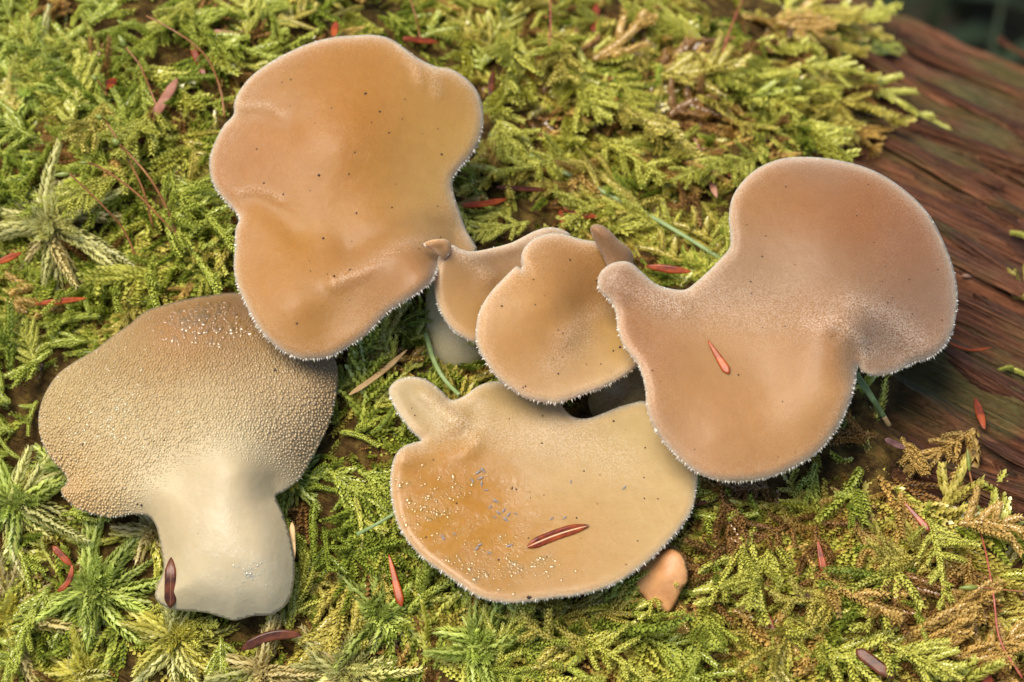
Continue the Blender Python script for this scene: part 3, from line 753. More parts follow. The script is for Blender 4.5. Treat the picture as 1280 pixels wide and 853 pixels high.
# ------------------------------------------------------------------ moss
def shoot(length, width, spacing, leaf, spread, bend=0.0, side=0.0, prof=None, cols=None, rng=RNG, fine=True, ranks=4, z0=0.0, lw=0.40):
    """a leafy shoot along +X (pixels): core and overlapping pointed leaves"""
    n = max(3, int(length / spacing)); x = (np.arange(n) + rng.uniform(0, 0.3)) / n
    X = length * x
    Y = side * length * x ** 2; Z = -bend * length * x ** 2 + z0
    P = np.stack([X, Y, Z], 1)
    T_ = np.gradient(P, axis=0); T_ /= np.linalg.norm(T_, axis=1)[:, None]
    B_ = np.cross(np.array([0, 0, 1.0]), T_); B_ /= np.linalg.norm(B_, axis=1)[:, None]
    N_ = np.cross(T_, B_)
    w = prof(x)
    base_c, tip_c = cols
    Vs, Fs, Cs, k = [], [], [], 0
    angs = {4: (0.05, 1.05, np.pi - 1.05, np.pi - 0.05), 3: (0.2, np.pi / 2, np.pi - 0.2), 5: (-0.4, 0.45, np.pi / 2, np.pi - 0.45, np.pi + 0.4)}[ranks]
    for ri, ang in enumerate(angs):
        a = ang + rng.normal(0, 0.16, n)
        out = np.cos(a)[:, None] * B_ + np.sin(a)[:, None] * N_
        sp = spread * rng.uniform(0.75, 1.2, n)
        d = T_ * np.cos(sp)[:, None] + out * np.sin(sp)[:, None]
        sd_ = np.cross(T_, out)
        L = leaf * (0.55 + 0.45 * w) * rng.uniform(0.85, 1.15, n); hw = L * lw
        O = P + T_ * ((ri % 2) * spacing * 0.5) + out * (width * 0.25 * w)[:, None]
        tip = O + d * L[:, None] + T_ * (L * 0.12)[:, None]
        mid = O + d * (L * 0.48)[:, None] + out * (width * 0.22 * w)[:, None]
        l = mid + sd_ * hw[:, None] - out * (hw * 0.55)[:, None]; r = mid - sd_ * hw[:, None] - out * (hw * 0.55)[:, None]
        if fine:
            V_ = np.stack([O, l, mid, r, tip], 1); f = np.array([(0, 2, 1), (0, 3, 2), (1, 2, 4), (2, 3, 4)])
            ct = np.array([0.0, 0.62, 0.22, 0.62, 1.0])
        else:
            V_ = np.stack([O, l, tip, r], 1); f = np.array([(0, 2, 1), (0, 3, 2)]); ct = np.array([0.0, 0.5, 1.0, 0.5])
        m = V_.shape[1]
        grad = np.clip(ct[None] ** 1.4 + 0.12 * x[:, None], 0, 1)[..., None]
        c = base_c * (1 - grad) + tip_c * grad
        c = c * rng.uniform(0.82, 1.15, (n, 1, 1))
        Vs.append(V_.reshape(-1, 3)); Fs.append((f[None] + (np.arange(n) * m)[:, None, None] + k).reshape(-1, 3)); Cs.append(c.reshape(-1, 3))
        k += n * m
    idx = np.linspace(0, n - 1, 4).astype(int)
    cv, cf = tube(P[idx], width * 0.26 * np.maximum(w[idx], 0.25), 4, 1.0, up=(0, 0, 1.0), cap=False)
    Vs.append(cv); Fs.append(cf + k); Cs.append(np.broadcast_to(base_c * 0.9, (len(cv), 3)))
    return np.concatenate(Vs), np.concatenate(Fs), np.concatenate(Cs)
def rotz(V, a):
    c, s = math.cos(a), math.sin(a)
    return V @ np.array([[c, s, 0], [-s, c, 0], [0, 0, 1.0]])
def roty(V, a):
    c, s = math.cos(a), math.sin(a)
    return V @ np.array([[c, 0, -s], [0, 1.0, 0], [s, 0, c]])
FEATHER = lambda x: np.clip(0.7 + 2.0 * x, 0, 1) * np.sqrt(np.clip(1.12 - x, 0, 1)) ** 0.6
def frond(length, rng, cols, fine):
    """pinnate feather-moss frond lying along +X"""
    parts = []
    bend = rng.uniform(-0.05, 0.28); side = rng.uniform(-0.38, 0.38)
    sp, lf = (3.8, 6.8) if fine else (5.4, 8.6)
    parts.append(shoot(length, 9.5, sp, lf, 0.60, bend, side, FEATHER, cols, rng, fine, 4 if fine else 3, 0.5))
    nb = int(length / rng.uniform(11.5, 16.0))
    for i in range(nb):
        for sg in (-1, 1):
            if rng.random() < 0.16: continue
            x = (i + 0.6 + 0.25 * sg + rng.uniform(-0.35, 0.35)) / nb
            if x > 0.95 or x < 0.05: continue
            bl = 48 * (0.5 + 0.8 * math.sin(math.pi * min(1, x * 0.7 + 0.28))) * (1 - 0.45 * x) * rng.uniform(0.5, 1.2)
            V, F, Cc = shoot(bl, 9.2, sp, lf, 0.60, rng.uniform(-0.2, 0.35), rng.uniform(-0.15, 0.45) * -sg, FEATHER, cols, rng, fine, 4 if fine else 3)
            V = roty(V, rng.uniform(-0.45, 0.30))
            V = rotz(V, sg * rng.uniform(0.5, 1.15))
            V = V + np.array([length * x, side * length * x * x, -bend * length * x * x])
            parts.append((V, F, Cc))
    return join([(a, b, {'tint': c}) for a, b, c in parts])
def simple_shoot(length, rng, cols, fine):
    sp, lf = (4.2, 7.8) if fine else (5.4, 9.0)
    V, F, Cc = shoot(length, 10.5, sp, lf, 0.60, rng.uniform(-0.2, 0.4), rng.uniform(-0.5, 0.5), FEATHER, cols, rng, fine, 4)
    parts = [(V, F, {'tint': Cc})]
    for k in range(rng.integers(1, 4)):
        V, F, Cc = shoot(length * rng.uniform(0.3, 0.6), 9.5, sp, lf, 0.60, 0.1, rng.uniform(-0.3, 0.3), FEATHER, cols, rng, fine, 4)
        x = rng.uniform(0.1, 0.7)
        V = rotz(roty(V, rng.uniform(-0.5, 0.1)), rng.choice([-1, 1]) * rng.uniform(0.5, 1.0)) + np.array([length * x, 0, 0])
        parts.append((V, F, {'tint': Cc}))
    return join(parts)
PAL = {  # leaf base, leaf tip; pale new growth with wet highlights painted in
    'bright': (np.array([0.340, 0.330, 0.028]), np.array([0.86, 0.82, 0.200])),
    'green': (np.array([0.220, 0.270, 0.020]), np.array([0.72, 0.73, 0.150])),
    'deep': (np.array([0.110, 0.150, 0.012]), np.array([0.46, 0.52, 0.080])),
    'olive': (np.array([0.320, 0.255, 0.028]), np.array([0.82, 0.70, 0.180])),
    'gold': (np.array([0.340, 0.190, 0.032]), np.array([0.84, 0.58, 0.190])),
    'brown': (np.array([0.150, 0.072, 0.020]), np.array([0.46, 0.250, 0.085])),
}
FR = {}
for pi, (pn, cols) in enumerate(PAL.items()):
    rg = np.random.default_rng(100 + pi)
    FR[pn] = {'fine': [], 'low': []}
    for q in range(6):
        L = rg.uniform(85, 140) if pn not in ('gold', 'brown') else rg.uniform(60, 105)
        mk = frond if q < 4 else simple_shoot
        if q >= 4: L *= 0.7
        FR[pn]['fine'].append(mk(L, rg, cols, True))
        if q in (0, 1, 4): FR[pn]['low'].append(mk(L, rg, cols, False))
FR_ME = {pn: [] for pn in PAL}
for pn in PAL:
    for V, F, At in FR[pn]['fine']:
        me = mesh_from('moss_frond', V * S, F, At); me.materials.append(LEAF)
        FR_ME[pn].append(me)
LAB = {'bright': ('bright yellow green feather moss frond in the carpet on the log', 'bright feather moss fronds'),
       'green': ('mid green feather moss frond in the carpet on the log', 'green feather moss fronds'),
       'deep': ('dark green feather moss frond low in the carpet', 'dark feather moss fronds'),
       'olive': ('olive yellow feather moss frond in the carpet on the log', 'olive feather moss fronds'),
       'gold': ('golden brown withered moss frond among the green ones', 'golden withered moss fronds'),
       'brown': ('dark brown dead moss frond low in the carpet', 'dead brown moss fronds')}
def covered(u, v):
    r = np.zeros(np.shape(u), bool)
    for o in FUNGI_COVER: r |= inside(u, v, o)
    return r
def palette_at(u, v, deep):
    w = dict(bright=0.30, green=0.30, deep=0.06, olive=0.20, gold=0.08, brown=0.06)
    if u < 330: w.update(bright=0.25, green=0.55, olive=0.12, gold=0.03, brown=0.02)
    if v < 330 and 560 < u < 1060: w.update(bright=0.50, green=0.05, olive=0.34, gold=0.12)
    if v < 330 and 250 < u < 600: w.update(bright=0.42, green=0.25, olive=0.26, gold=0.04)
    if 780 < u < 920 and 190 < v < 340: w.update(olive=0.55, gold=0.2)
    if v > 600 and u > 830: w.update(bright=0.40, green=0.10, olive=0.22, gold=0.28, brown=0.08)
    if 860 < u < 1000 and 610 < v < 720: w.update(brown=0.40, gold=0.2)
    if u > 1090 and v > 420: w.update(gold=0.40, olive=0.25, brown=0.15, bright=0.12)
    if u < 620 and v > 740: w.update(green=0.40, deep=0.15)
    if 380 < u < 640 and 400 < v < 700: w.update(green=0.42, deep=0.26, brown=0.14, bright=0.22)  # darker mix of fronds paints in the shade between the caps
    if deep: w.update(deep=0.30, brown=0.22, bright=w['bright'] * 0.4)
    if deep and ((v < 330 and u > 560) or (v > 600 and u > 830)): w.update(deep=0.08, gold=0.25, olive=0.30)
    ks = list(w); p = np.array([w[k] for k in ks]); p /= p.sum()
    return ks[RNG.choice(len(ks), p=p)]
def frond_matrix(P, n, az, tilt, sc, roll):
    """frame with X along azimuth az in the tangent plane, raised by tilt"""
    t0 = np.cross(np.cross(n, np.array([math.cos(az), math.sin(az), 0.0])), n); t0 /= np.linalg.norm(t0)
    x = t0 * math.cos(tilt) + n * math.sin(tilt)
    y = np.cross(n, x); y /= np.linalg.norm(y)
    z = np.cross(x, y)
    y2 = y * math.cos(roll) + z * math.sin(roll); z2 = np.cross(x, y2)
    return np.column_stack([x, y2, z2]) * sc
def scatter():
    n = 7000
    u = RNG.uniform(-230, 1480, n); v = RNG.uniform(-230, 1060, n)
    # thin the part outside the frame
    inn = (u > -30) & (u < 1310) & (v > -40) & (v < 890)
    keep = inn | (RNG.random(n) < 0.22)
    u, v, inn = u[keep], v[keep], inn[keep]
    P, nn, e, mk = hit(u, v)
    cov = covered(u, v)
    ok = (mk > 0.45) & (~cov | (RNG.random(len(u)) < 0.35))
    bog = ((u < 260) & (v > 520)) | ((u < 140) & (v > 150) & (v < 360)) | ((u < 620) & (v > 730))
    ok &= ~(bog & (RNG.random(len(u)) < 0.4))
    return u[ok], v[ok], P[ok], nn[ok], cov[ok], inn[ok]
su, sv, sP, sN, scov, sinn = scatter()
def flow_at(P): return fbm(P[..., 0] / 0.03, P[..., 1] / 0.03, 61, 2) * 4 * np.pi
low_parts = []
lo_flow = flow_at(sP)
near_cap = np.min([seg_dist(su, sv, o) for o in FUNGI_COVER], 0)
for i in range(len(su)):
    u, v = su[i], sv[i]
    pn = palette_at(u, v, RNG.random() < 0.5)
    out = not sinn[i]
    tilt = RNG.uniform(-0.1, 0.25); lift = RNG.uniform(-0.0018, 0.0010) if not out else RNG.uniform(0, 0.002)
    sc = RNG.uniform(0.72, 1.1)
    if scov[i] or near_cap[i] < 40: tilt = RNG.uniform(-0.08, 0.12); lift -= 0.0006; sc *= 0.85
    M = frond_matrix(sP[i], sN[i], lo_flow[i] + RNG.normal(0, 0.9), tilt, sc, RNG.normal(0, 0.35))
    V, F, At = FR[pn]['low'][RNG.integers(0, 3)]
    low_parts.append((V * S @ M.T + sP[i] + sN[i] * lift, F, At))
# the fronds that show: spaced out over the carpet
cu = RNG.uniform(8, 1272, 5000); cv = RNG.uniform(8, 846, 5000)
cc = covered(cu, cv); cu, cv = cu[~cc], cv[~cc]
cP, cN, ce, cm = hit(cu, cv)
ok = (cm > 0.55) & (ce < 700); cu, cv, cP, cN = cu[ok], cv[ok], cP[ok], cN[ok]
bogz = ((cu < 250) & (cv > 560)) | ((cu < 140) & (cv > 200) & (cv < 360)) | ((cu < 560) & (cv > 750))
picked, rmin = [], 30.0
for i in range(len(cu)):
    if len(picked) >= 300: break
    r = rmin * (2.3 if bogz[i] else 1.0)
    if all((cu[i] - cu[j]) ** 2 + (cv[i] - cv[j]) ** 2 > r * r for j in picked): picked.append(i)
n_ind = len(picked)
pick_d = np.min([seg_dist(cu[picked], cv[picked], o) for o in FUNGI_COVER], 0)
for i, dcap in zip(picked, pick_d):
    u, v = cu[i], cv[i]
    pn = palette_at(u, v, False)
    tilt = RNG.uniform(0.05, 0.45) if dcap > 45 else RNG.uniform(-0.02, 0.14)
    sc = RNG.uniform(0.62, 1.25) * (0.9 if u < 300 else 1.0) * (1.0 if dcap > 45 else 0.8)
    M = frond_matrix(cP[i], cN[i], float(flow_at(cP[i])) + RNG.normal(0, 0.7), tilt, sc, RNG.normal(0, 0.3))
    loc = cP[i] + cN[i] * RNG.uniform(0.0012, 0.0034)
    o = link('moss_frond', FR_ME[pn][RNG.integers(0, 6)])
    o.matrix_world = Matrix([[*M[r], loc[r]] for r in range(3)] + [[0, 0, 0, 1]])
    tag(o, LAB[pn][0], 'moss', LAB[pn][1])
V, F, At = join(low_parts)
carpet = link('moss_carpet', mesh_from('moss_carpet', V, F, At), LEAF)
tag(carpet, 'dense green and brown feather moss carpet covering the log', 'moss', kind='stuff')

# sprigs of moss trailing over the bare wood
def sprig(p0, p1, pn, label, variant, sc=1.0):
    P, n, e, _ = hit([p0[0], p1[0]], [p0[1], p1[1]])
    d = P[1] - P[0]; L = np.linalg.norm(d)
    V, F, At = FR[pn]['fine'][variant]
    x = d / L; y = np.cross(n[0], x); y /= np.linalg.norm(y); z = np.cross(x, y)
    k = L / (V[:, 0].max() * S)
    M = np.column_stack([x * k, y * min(k, 1.1) * sc, z * 0.9])
    o = link('moss_sprig', mesh_from('moss_sprig', V * S @ M.T, F, At), LEAF, loc=P[0] + n[0] * 0.0022)
    tag(o, label, 'moss', 'moss sprigs trailing over bare wood')
sprig((1035, 95), (1190, 162), 'bright', 'long bright green moss sprig trailing across the bare brown wood', 0, 0.8)
sprig((1040, 80), (1150, 60), 'green', 'short green moss sprig above the long trailing sprig on bare wood', 1, 0.9)
sprig((1280, 480), (1246, 460), 'bright', 'small pale green shoot on bare wood right of the two lobed cap', 4, 0.9)
sprig((1300, 330), (1268, 290), 'bright', 'yellow green moss tuft on the bare wood above the brown patch', 4, 0.9)
sprig((1290, 400), (1262, 345), 'olive', 'olive moss tuft beside the pinkish pebble on the wood', 2, 0.5)
sprig((1215, 545), (1130, 608), 'gold', 'golden yellow withered moss shoot branching over the red wood', 0, 0.6)
sprig((1215, 545), (1205, 665), 'gold', 'golden upright moss shoot under the green spore capsule on the wood', 4, 1.3)
sprig((1000, 45), (1092, 38), 'gold', 'tan dry moss shoot lying toward the log top', 5, 1.0)

# bog-moss rosettes
BOGPAL = {'green': (np.array([0.44, 0.52, 0.085]), np.array([0.62, 0.66, 0.20])), 'pale': (np.array([0.62, 0.60, 0.20]), np.array([0.78, 0.72, 0.33])),
          'tan': (np.array([0.60, 0.48, 0.17]), np.array([0.76, 0.64, 0.32])), 'yellow': (np.array([0.58, 0.54, 0.08]), np.array([0.74, 0.66, 0.18]))}
POINTED = lambda x: np.clip(0.45 + 3.2 * x, 0, 1) * np.clip((1.02 - x) * 1.9, 0, 1) ** 0.75
def rosette(u, v, rad, pn, pn2, nbr, label, lift=18):
    P, n, e, _ = hit([u], [v])
    root = link('bog_moss_plant', None, loc=P[0])
    tag(root, label, 'moss', 'bog moss rosettes')
    x = np.cross(np.array([0, 1.0, 0.0]), n[0]); x /= np.linalg.norm(x); y = np.cross(n[0], x)
    M = np.column_stack([x, y, n[0]])
    hv, hf = [], []
    for k in range(int(nbr * 1.9)):
        u_ = k / (nbr * 1.9)
        inner = u_ < 0.35
        L = rad * (RNG.uniform(0.22, 0.5) if inner else RNG.uniform(0.5, 1.15))
        cols = BOGPAL[pn if (inner or RNG.random() < 0.5) else pn2]
        k_ = RNG.uniform(0.75, 1.2)
        V, F, Cc = shoot(L, 13 if not inner else 10, 3.2, 10.5, 0.62, RNG.uniform(0.15, 1.0) if not inner else 0.15, RNG.uniform(-0.45, 0.45), POINTED, (cols[0] * k_, cols[1] * k_), RNG, True, 5, 0.0, 0.25)
        V = roty(V, -(RNG.uniform(0.7, 1.3) if inner else RNG.uniform(0.05, 0.75)))
        V = rotz(V, 2 * np.pi * (k * 0.618) + RNG.normal(0, 0.35)) + np.array([RNG.normal(0, 4), RNG.normal(0, 4), lift + RNG.uniform(-12, 4)])
        link('branch', mesh_from('branch', (V * S) @ M.T, F, {'tint': Cc}), BOG, root)
    st = np.array([[0, 0, -25], [0, 0, -5], [0, 0, lift + 4]], float)
    V, F = tube(st, [4.5, 4.5, 5.0], 6, up=(0, 1.0, 0))
    link('stem', mesh_from('stem', (V * S) @ M.T, F, {'tint': np.tile(BOGPAL[pn][0], (len(V), 1))}), BOG, root)
for r in [
    (125, 738, 92, 'green', 'green', 22, 'bright green star shaped bog moss below the toothed underside'),
    (40, 118, 95, 'green', 'pale', 18, 'green bog moss star at the far left edge of the carpet'),
    (72, 288, 112, 'pale', 'tan', 22, 'large pale shaggy bog moss head with drooping tan branches'),
    (18, 770, 105, 'yellow', 'tan', 20, 'tan and yellow bog moss head beside the bright green star'),
    (228, 800, 72, 'yellow', 'pale', 18, 'yellow bog moss head under the base of the pale stem'),
    (478, 770, 72, 'green', 'green', 16, 'small vivid green bog moss star below the honey coloured cap'),
    (25, 630, 84, 'green', 'pale', 16, 'pale green bog moss head left of the lying fungus'),
    (95, 596, 58, 'pale', 'green', 12, 'small pale bog moss tuft under the toothed cap margin'),
    (200, 668, 62, 'tan', 'yellow', 12, 'tan bog moss tuft touching the side of the pale stem'),
    (440, 838, 74, 'pale', 'tan', 16, 'pale cream bog moss head below the vivid green star'),
    (330, 838, 60, 'tan', 'pale', 12, 'reddish tan bog moss tuft beside the dark curved needle'),
    (600, 812, 74, 'green', 'green', 14, 'green bog moss star between pale head and golden fronds'),
    (365, 600, 56, 'yellow', 'green', 8, 'yellow green bog moss shoot between the pale stem and the honey cap'),
    (110, 845, 70, 'yellow', 'pale', 14, 'yellow green bog moss tuft in front of the bright green star'),
]: rosette(*r)

# ------------------------------------------------------------------ needles, scales, blades, capsules
NM = {'red': make_needle('red_needle', (0.075, 0.010, 0.004), (0.27, 0.050, 0.010), 0.34, 0.3), 'orange': make_needle('orange_needle', (0.17, 0.020, 0.003), (0.34, 0.070, 0.010), 0.36, 0.2),
      'dark': make_needle('dark_needle', (0.030, 0.009, 0.005), (0.11, 0.032, 0.012)), 'tan': make_needle('tan_needle', (0.34, 0.20, 0.08), (0.50, 0.32, 0.14), 0.5, 0.1),
      'purple': make_needle('purple_needle', (0.060, 0.026, 0.022), (0.17, 0.085, 0.070), 0.3, 0.4), 'pinkish': make_needle('pinkish_needle', (0.22, 0.085, 0.05), (0.34, 0.17, 0.11), 0.45, 0.2)}
def needle(p0, p1, w, kind, label, on=None, lift=22, bow=0.0, up=9, sink=0.0, prof='needle', rib=0.0, group='fallen conifer needles', name='conifer_needle', cat='needle'):
    t = np.linspace(0, 1, 17)
    d = np.array(p1, float) - np.array(p0, float); L = np.hypot(*d); nrm = np.array([-d[1], d[0]]) / L
    u = p0[0] + d[0] * t + nrm[0] * bow * L * np.sin(np.pi * t); v = p0[1] + d[1] * t + nrm[1] * bow * L * np.sin(np.pi * t)
    th = 0.20
    if on is not None:
        e = top_e(on, u, v); good = e < 1e8
        e = np.polyval(np.polyfit(t[good], e[good], 2), t) - w * th * 0.55 - 2.0
    else:
        ee = hit(u, v)[2]
        e = np.polyval(np.polyfit(t, ee, 1), t) - lift - up + sink * (t - 0.5)
    C = pix(u, v, e)
    if prof == 'needle': r = np.clip(np.minimum((t + 0.01) * 6, (1.01 - t) * 3.6), 0, 1) ** 0.62
    elif prof == 'drop': r = np.clip(np.minimum((t + 0.03) * 1.25, (1.01 - t) * 7), 0, 1) ** 0.6
    else: r = np.sin(np.pi * np.clip(t * 0.94 + 0.04, 0, 1)) ** 0.7
    V, F = tube(C, np.maximum(r, 0.06) * w * 0.5 * S, 12, th * 2)
    # groove along the middle of the upper face
    Vr = V[:-2].reshape(17, 12, 3)
    ang = np.arange(12)
    Vr[:, 3] += FW * (w * 0.14 * S) * r[:, None]
    ribv = np.zeros((17, 12)); ribv[:, 3] = rib; ribv[:, 2] = rib * 0.0
    o0 = C[8]
    o = link(name, mesh_from(name, V - o0, F, {'rib': np.concatenate([ribv.ravel(), [0, 0]])}), NM[kind], loc=o0)
    tag(o, label, cat, group)
    return o
needle((659, 684), (736, 657), 13, 'red', 'glossy red brown needle with pale midrib lying on the honey cap', on=[D], rib=1.0, bow=-0.03)
needle((885, 426), (911, 467), 10, 'orange', 'glossy orange red needle lying on the right two lobed cap', on=[C], prof='drop')
needle((213, 760), (214, 697), 15, 'dark', 'dark brown grooved needle stuck to the pale stem', on=[E_st], rib=0.75)
for p0, p1, w, kd, pr, lf, bw, lb in [
    ((417, 46), (420, 27), 10, 'orange', 'leaf', 60, 0, 'orange scale tip peeping over the top of the largest cap'),
    ((503, 48), (548, 53), 8, 'red', 'needle', 26, 0, 'red brown needle just above the right shoulder of the largest cap'),
    ((742, 40), (746, 4), 12, 'red', 'needle', 26, 0, 'red needle standing in the moss beside the orange scale'),
    ((790, 34), (808, 13), 13, 'orange', 'leaf', 26, 0, 'short orange red scale in bright moss above the middle cap'),
    ((766, 124), (800, 140), 11, 'orange', 'needle', 20, 0, 'orange brown needle half buried under a moss frond'),
    ((868, 189), (916, 222), 7, 'dark', 'needle', 26, 0.03, 'dark red needle crossing a brown one above the grass blade'),
    ((868, 172), (896, 247), 9, 'pinkish', 'drop', 22, 0, 'brown needle crossed by a dark red one'),
    ((985, 46), (1014, 7), 11, 'purple', 'needle', 26, 0, 'purplish brown needle at the moss edge near the log top'),
    ((808, 333), (864, 340), 11, 'red', 'leaf', 28, 0, 'bright red needle in the notch beside the right cap'),
    ((620, 234), (684, 238), 7, 'dark', 'needle', 24, 0, 'dark red needle lying above the small two lobed cap'),
    ((576, 257), (634, 249), 8, 'orange', 'needle', 24, 0.03, 'orange tan needle beside the neck of the largest cap'),
    ((704, 259), (748, 271), 9, 'red', 'needle', 22, 0.06, 'reddish needle behind the turned up flap'),
    ((192, 147), (222, 98), 13, 'pinkish', 'needle', 26, 0, 'wide pinkish brown needle left of the largest cap'),
    ((240, 58), (257, 97), 10, 'red', 'needle', 18, 0, 'red brown needle sunk in moss above the wide pinkish one'),
    ((128, 112), (148, 98), 13, 'red', 'leaf', 20, 0, 'rust red scale in the moss right of the green star'),
    ((152, 192), (182, 172), 12, 'dark', 'needle', 14, 0, 'dark brown needle under the thin spore stalks'),
    ((265, 40), (300, 44), 8, 'pinkish', 'needle', 18, 0, 'pale brown needle at the upper moss edge left of the orange tip'),
    ((486, 694), (502, 758), 11, 'orange', 'drop', 26, 0, 'dark to orange needle standing left of the honey cap'),
    ((302, 812), (378, 794), 13, 'dark', 'needle', 34, -0.1, 'long dark brown curved needle below the pale stem'),
    ((365, 653), (367, 702), 7, 'tan', 'needle', 60, 0, 'straw coloured needle along the edge of the pale stem'),
    ((66, 683), (90, 708), 9, 'red', 'needle', 30, 0, 'red brown needle on the bright green bog moss star'),
    ((72, 740), (90, 706), 7, 'red', 'needle', 30, 0.15, 'thin curved brown needle on the bright green bog moss star'),
    ((44, 380), (108, 373), 8, 'orange', 'leaf', 28, 0, 'orange needle above the left edge of the toothed cap'),
    ((-6, 330), (27, 316), 9, 'orange', 'leaf', 30, 0, 'orange needle below the large pale shaggy bog moss'),
    ((1130, 628), (1162, 664), 8, 'red', 'drop', 26, 0, 'red brown needle among golden moss below the right cap'),
    ((985, 752), (1017, 744), 11, 'purple', 'needle', 30, 0, 'purplish needle tucked under a curved moss frond'),
    ((951, 752), (969, 792), 7, 'red', 'needle', 26, 0, 'slender red needle below the purplish one'),
    ((1070, 812), (1117, 848), 15, 'dark', 'needle', 30, 0, 'wide dark maroon needle in front of the bright fronds'),
    ((1214, 824), (1242, 860), 13, 'red', 'needle', 28, 0, 'red brown needle at the front right among golden shoots'),
    ((1255, 700), (1261, 666), 12, 'dark', 'leaf', 26, 0, 'dark shiny bud scale beside the red wood plate'),
    ((1219, 498), (1231, 537), 11, 'red', 'leaf', 12, 0, 'red needle lying on the bare wood'),
    ((1022, 676), (1031, 716), 11, 'red', 'drop', 24, 0, 'red needle with dark glossy tip among brown moss'),
    ((436, 494), (509, 437), 7, 'tan', 'needle', 30, 0.03, 'long tan needle between the largest and honey caps'),
    ((1106, 549), (1132, 561), 8, 'purple', 'needle', 26, 0, 'grey purple needle below the tip of the short grass blade'),
    ((1186, 428), (1240, 434), 3.5, 'orange', 'needle', 10, 0.12, 'thin curled orange needle at the margin of the right cap'),
    ((612, 120), (617, 88), 10, 'dark', 'leaf', 20, 0, 'dark needle in the moss right of the largest cap'),
    ((850, 632), (905, 622), 9, 'dark', 'needle', 12, 0, 'dark brown needle shaded between honey cap and right cap'),
    ((700, 262), (706, 290), 7, 'red', 'needle', 18, 0, 'small red needle pointing at the turned up flap'),
]: needle(p0, p1, w, kd, lb, lift=lf, bow=bw, prof=pr)

# tan bud scale beneath the honey cap
def bud_scale():
    out = crop(640, 580, 3.1235, [(500, 405), (540, 372), (592, 335), (634, 334), (668, 360), (684, 405), (687, 455), (664, 490), (640, 545), (612, 584), (572, 572), (540, 555), (510, 520), (480, 470)])
    lb = Lobe(out, [(800, 712, ge(800, 712) - 20 - 16), (845, 690, ge(845, 690) - 34 - 16), (858, 725, ge(858, 725) - 30 - 16), (835, 764, ge(835, 764) - 20 - 16), (832, 720, ge(832, 720) - 34 - 16)], top=4, bot=3, edge=8, step=3.0,
              ridges=[(2, 14, [(842, 700), (848, 730)])], tint=[(830, 720, (0.4, 0.2, 0.1))])
    V, F, A_ = lb.mesh('bud_scale')
    P, n, e, _ = hit([825], [740])
    o = link('bud_scale', mesh_from('bud_scale', V - P[0], F), make_plain('bud_scale_brown', (0.30, 0.12, 0.035), (0.48, 0.24, 0.09), 0.5, 300), loc=P[0])
    tag(o, 'tan brown curved bud scale poking out below the honey coloured cap', 'bud scale')
bud_scale()

GREEN = make_plain('grass_green', (0.12, 0.17, 0.05), (0.21, 0.27, 0.10), 0.5, 900)
TIPTAN = make_plain('grass_tan', (0.40, 0.24, 0.09), (0.50, 0.33, 0.14), 0.5, 900)
SETA = make_plain('seta_brown', (0.16, 0.055, 0.018), (0.28, 0.12, 0.03), 0.35, 900)
SETA_RED = make_plain('seta_red', (0.24, 0.04, 0.025), (0.34, 0.10, 0.05), 0.35, 900)
CAPS_M = make_plain('capsule_green', (0.10, 0.12, 0.015), (0.20, 0.22, 0.04), 0.35, 900)
def px_line(pts, n, lifts):
    Q = smooth_open(pts, n)
    l = np.interp(np.linspace(0, 1, n), np.linspace(0, 1, len(lifts)), lifts)
    kk = np.linspace(0, n - 1, 5).astype(int)
    ee = np.interp(np.arange(n), kk, hit(Q[kk, 0], Q[kk, 1])[2])
    return pix(Q[:, 0], Q[:, 1], ee - l - 22)
def blade(pts, w, label, lifts, tip=None, flat=0.45, taper=0.6):
    P = px_line(pts, 30, lifts)
    t = np.linspace(0, 1, 30)
    r = w * 0.5 * S * (1 - (1 - taper) * t)
    root = link('grass_blade', None, loc=P[0]); tag(root, label, 'grass', 'stray green blades')
    cut = 25 if tip else 30
    V, F = tube(P[:cut], r[:cut], 8, flat); link('blade', mesh_from('blade', V - P[0], F), GREEN, root)
    if tip:
        V, F = tube(P[cut - 1:], r[cut - 1:] * 0.98, 8, flat); link('blade_tip', mesh_from('blade_tip', V - P[0], F), TIPTAN, root)
blade([(612, 168), (650, 188), (700, 213), (760, 243), (830, 280), (900, 323)], 6.0, 'long straight green grass blade running from the largest cap to the right cap', [-8, 0, 14, 16, 14], taper=0.9)
blade([(1068, 466), (1085, 490), (1098, 510), (1112, 533)], 9, 'short green blade with a tan tip under the fold of the right cap', [34, 30, 22], tip=True, taper=0.7)
blade([(532, 415), (542, 450), (556, 475), (574, 494)], 6.5, 'thin curved green blade rising between the largest and honey caps', [14, 30, 34], taper=0.8)
blade([(446, 668), (466, 658), (492, 643)], 5, 'fine yellow green blade touching the left margin of the honey cap', [20, 24, 24], taper=0.7)

def sporophyte(pts, label, w=2.6, lifts=(10, 40, 60), cap=None, mat=None):
    P = px_line(pts, 28, lifts)
    root = link('spore_stalk', None, loc=P[0]); tag(root, label, 'spore stalk', 'moss spore stalks')
    V, F = tube(P, np.linspace(1.15, 0.8, 28) * w * 0.5 * S, 6); link('seta', mesh_from('seta', V - P[0], F), mat or SETA, root)
    if cap:
        L, cw, dx, dy = cap
        t = np.linspace(0, 1, 9)
        c = P[-1] + (RT * dx - UP * dy)[None] * (t * L * S)[:, None]
        r = np.clip(np.sin(np.pi * (t * 0.9 + 0.06)) ** 0.7, 0.1, 1) * (1 - 0.3 * t)
        V, F = tube(c, r * cw * 0.5 * S, 8); link('capsule', mesh_from('capsule', V - P[0], F), CAPS_M, root)
def cr6(*p): return crop(0, 0, 2.244, p)
sporophyte(cr6((440, 300), (412, 228), (390, 180), (352, 132)), 'upright spore stalk with dark green capsule above the crossing stalks', cap=(18, 10, -0.5, -0.85))
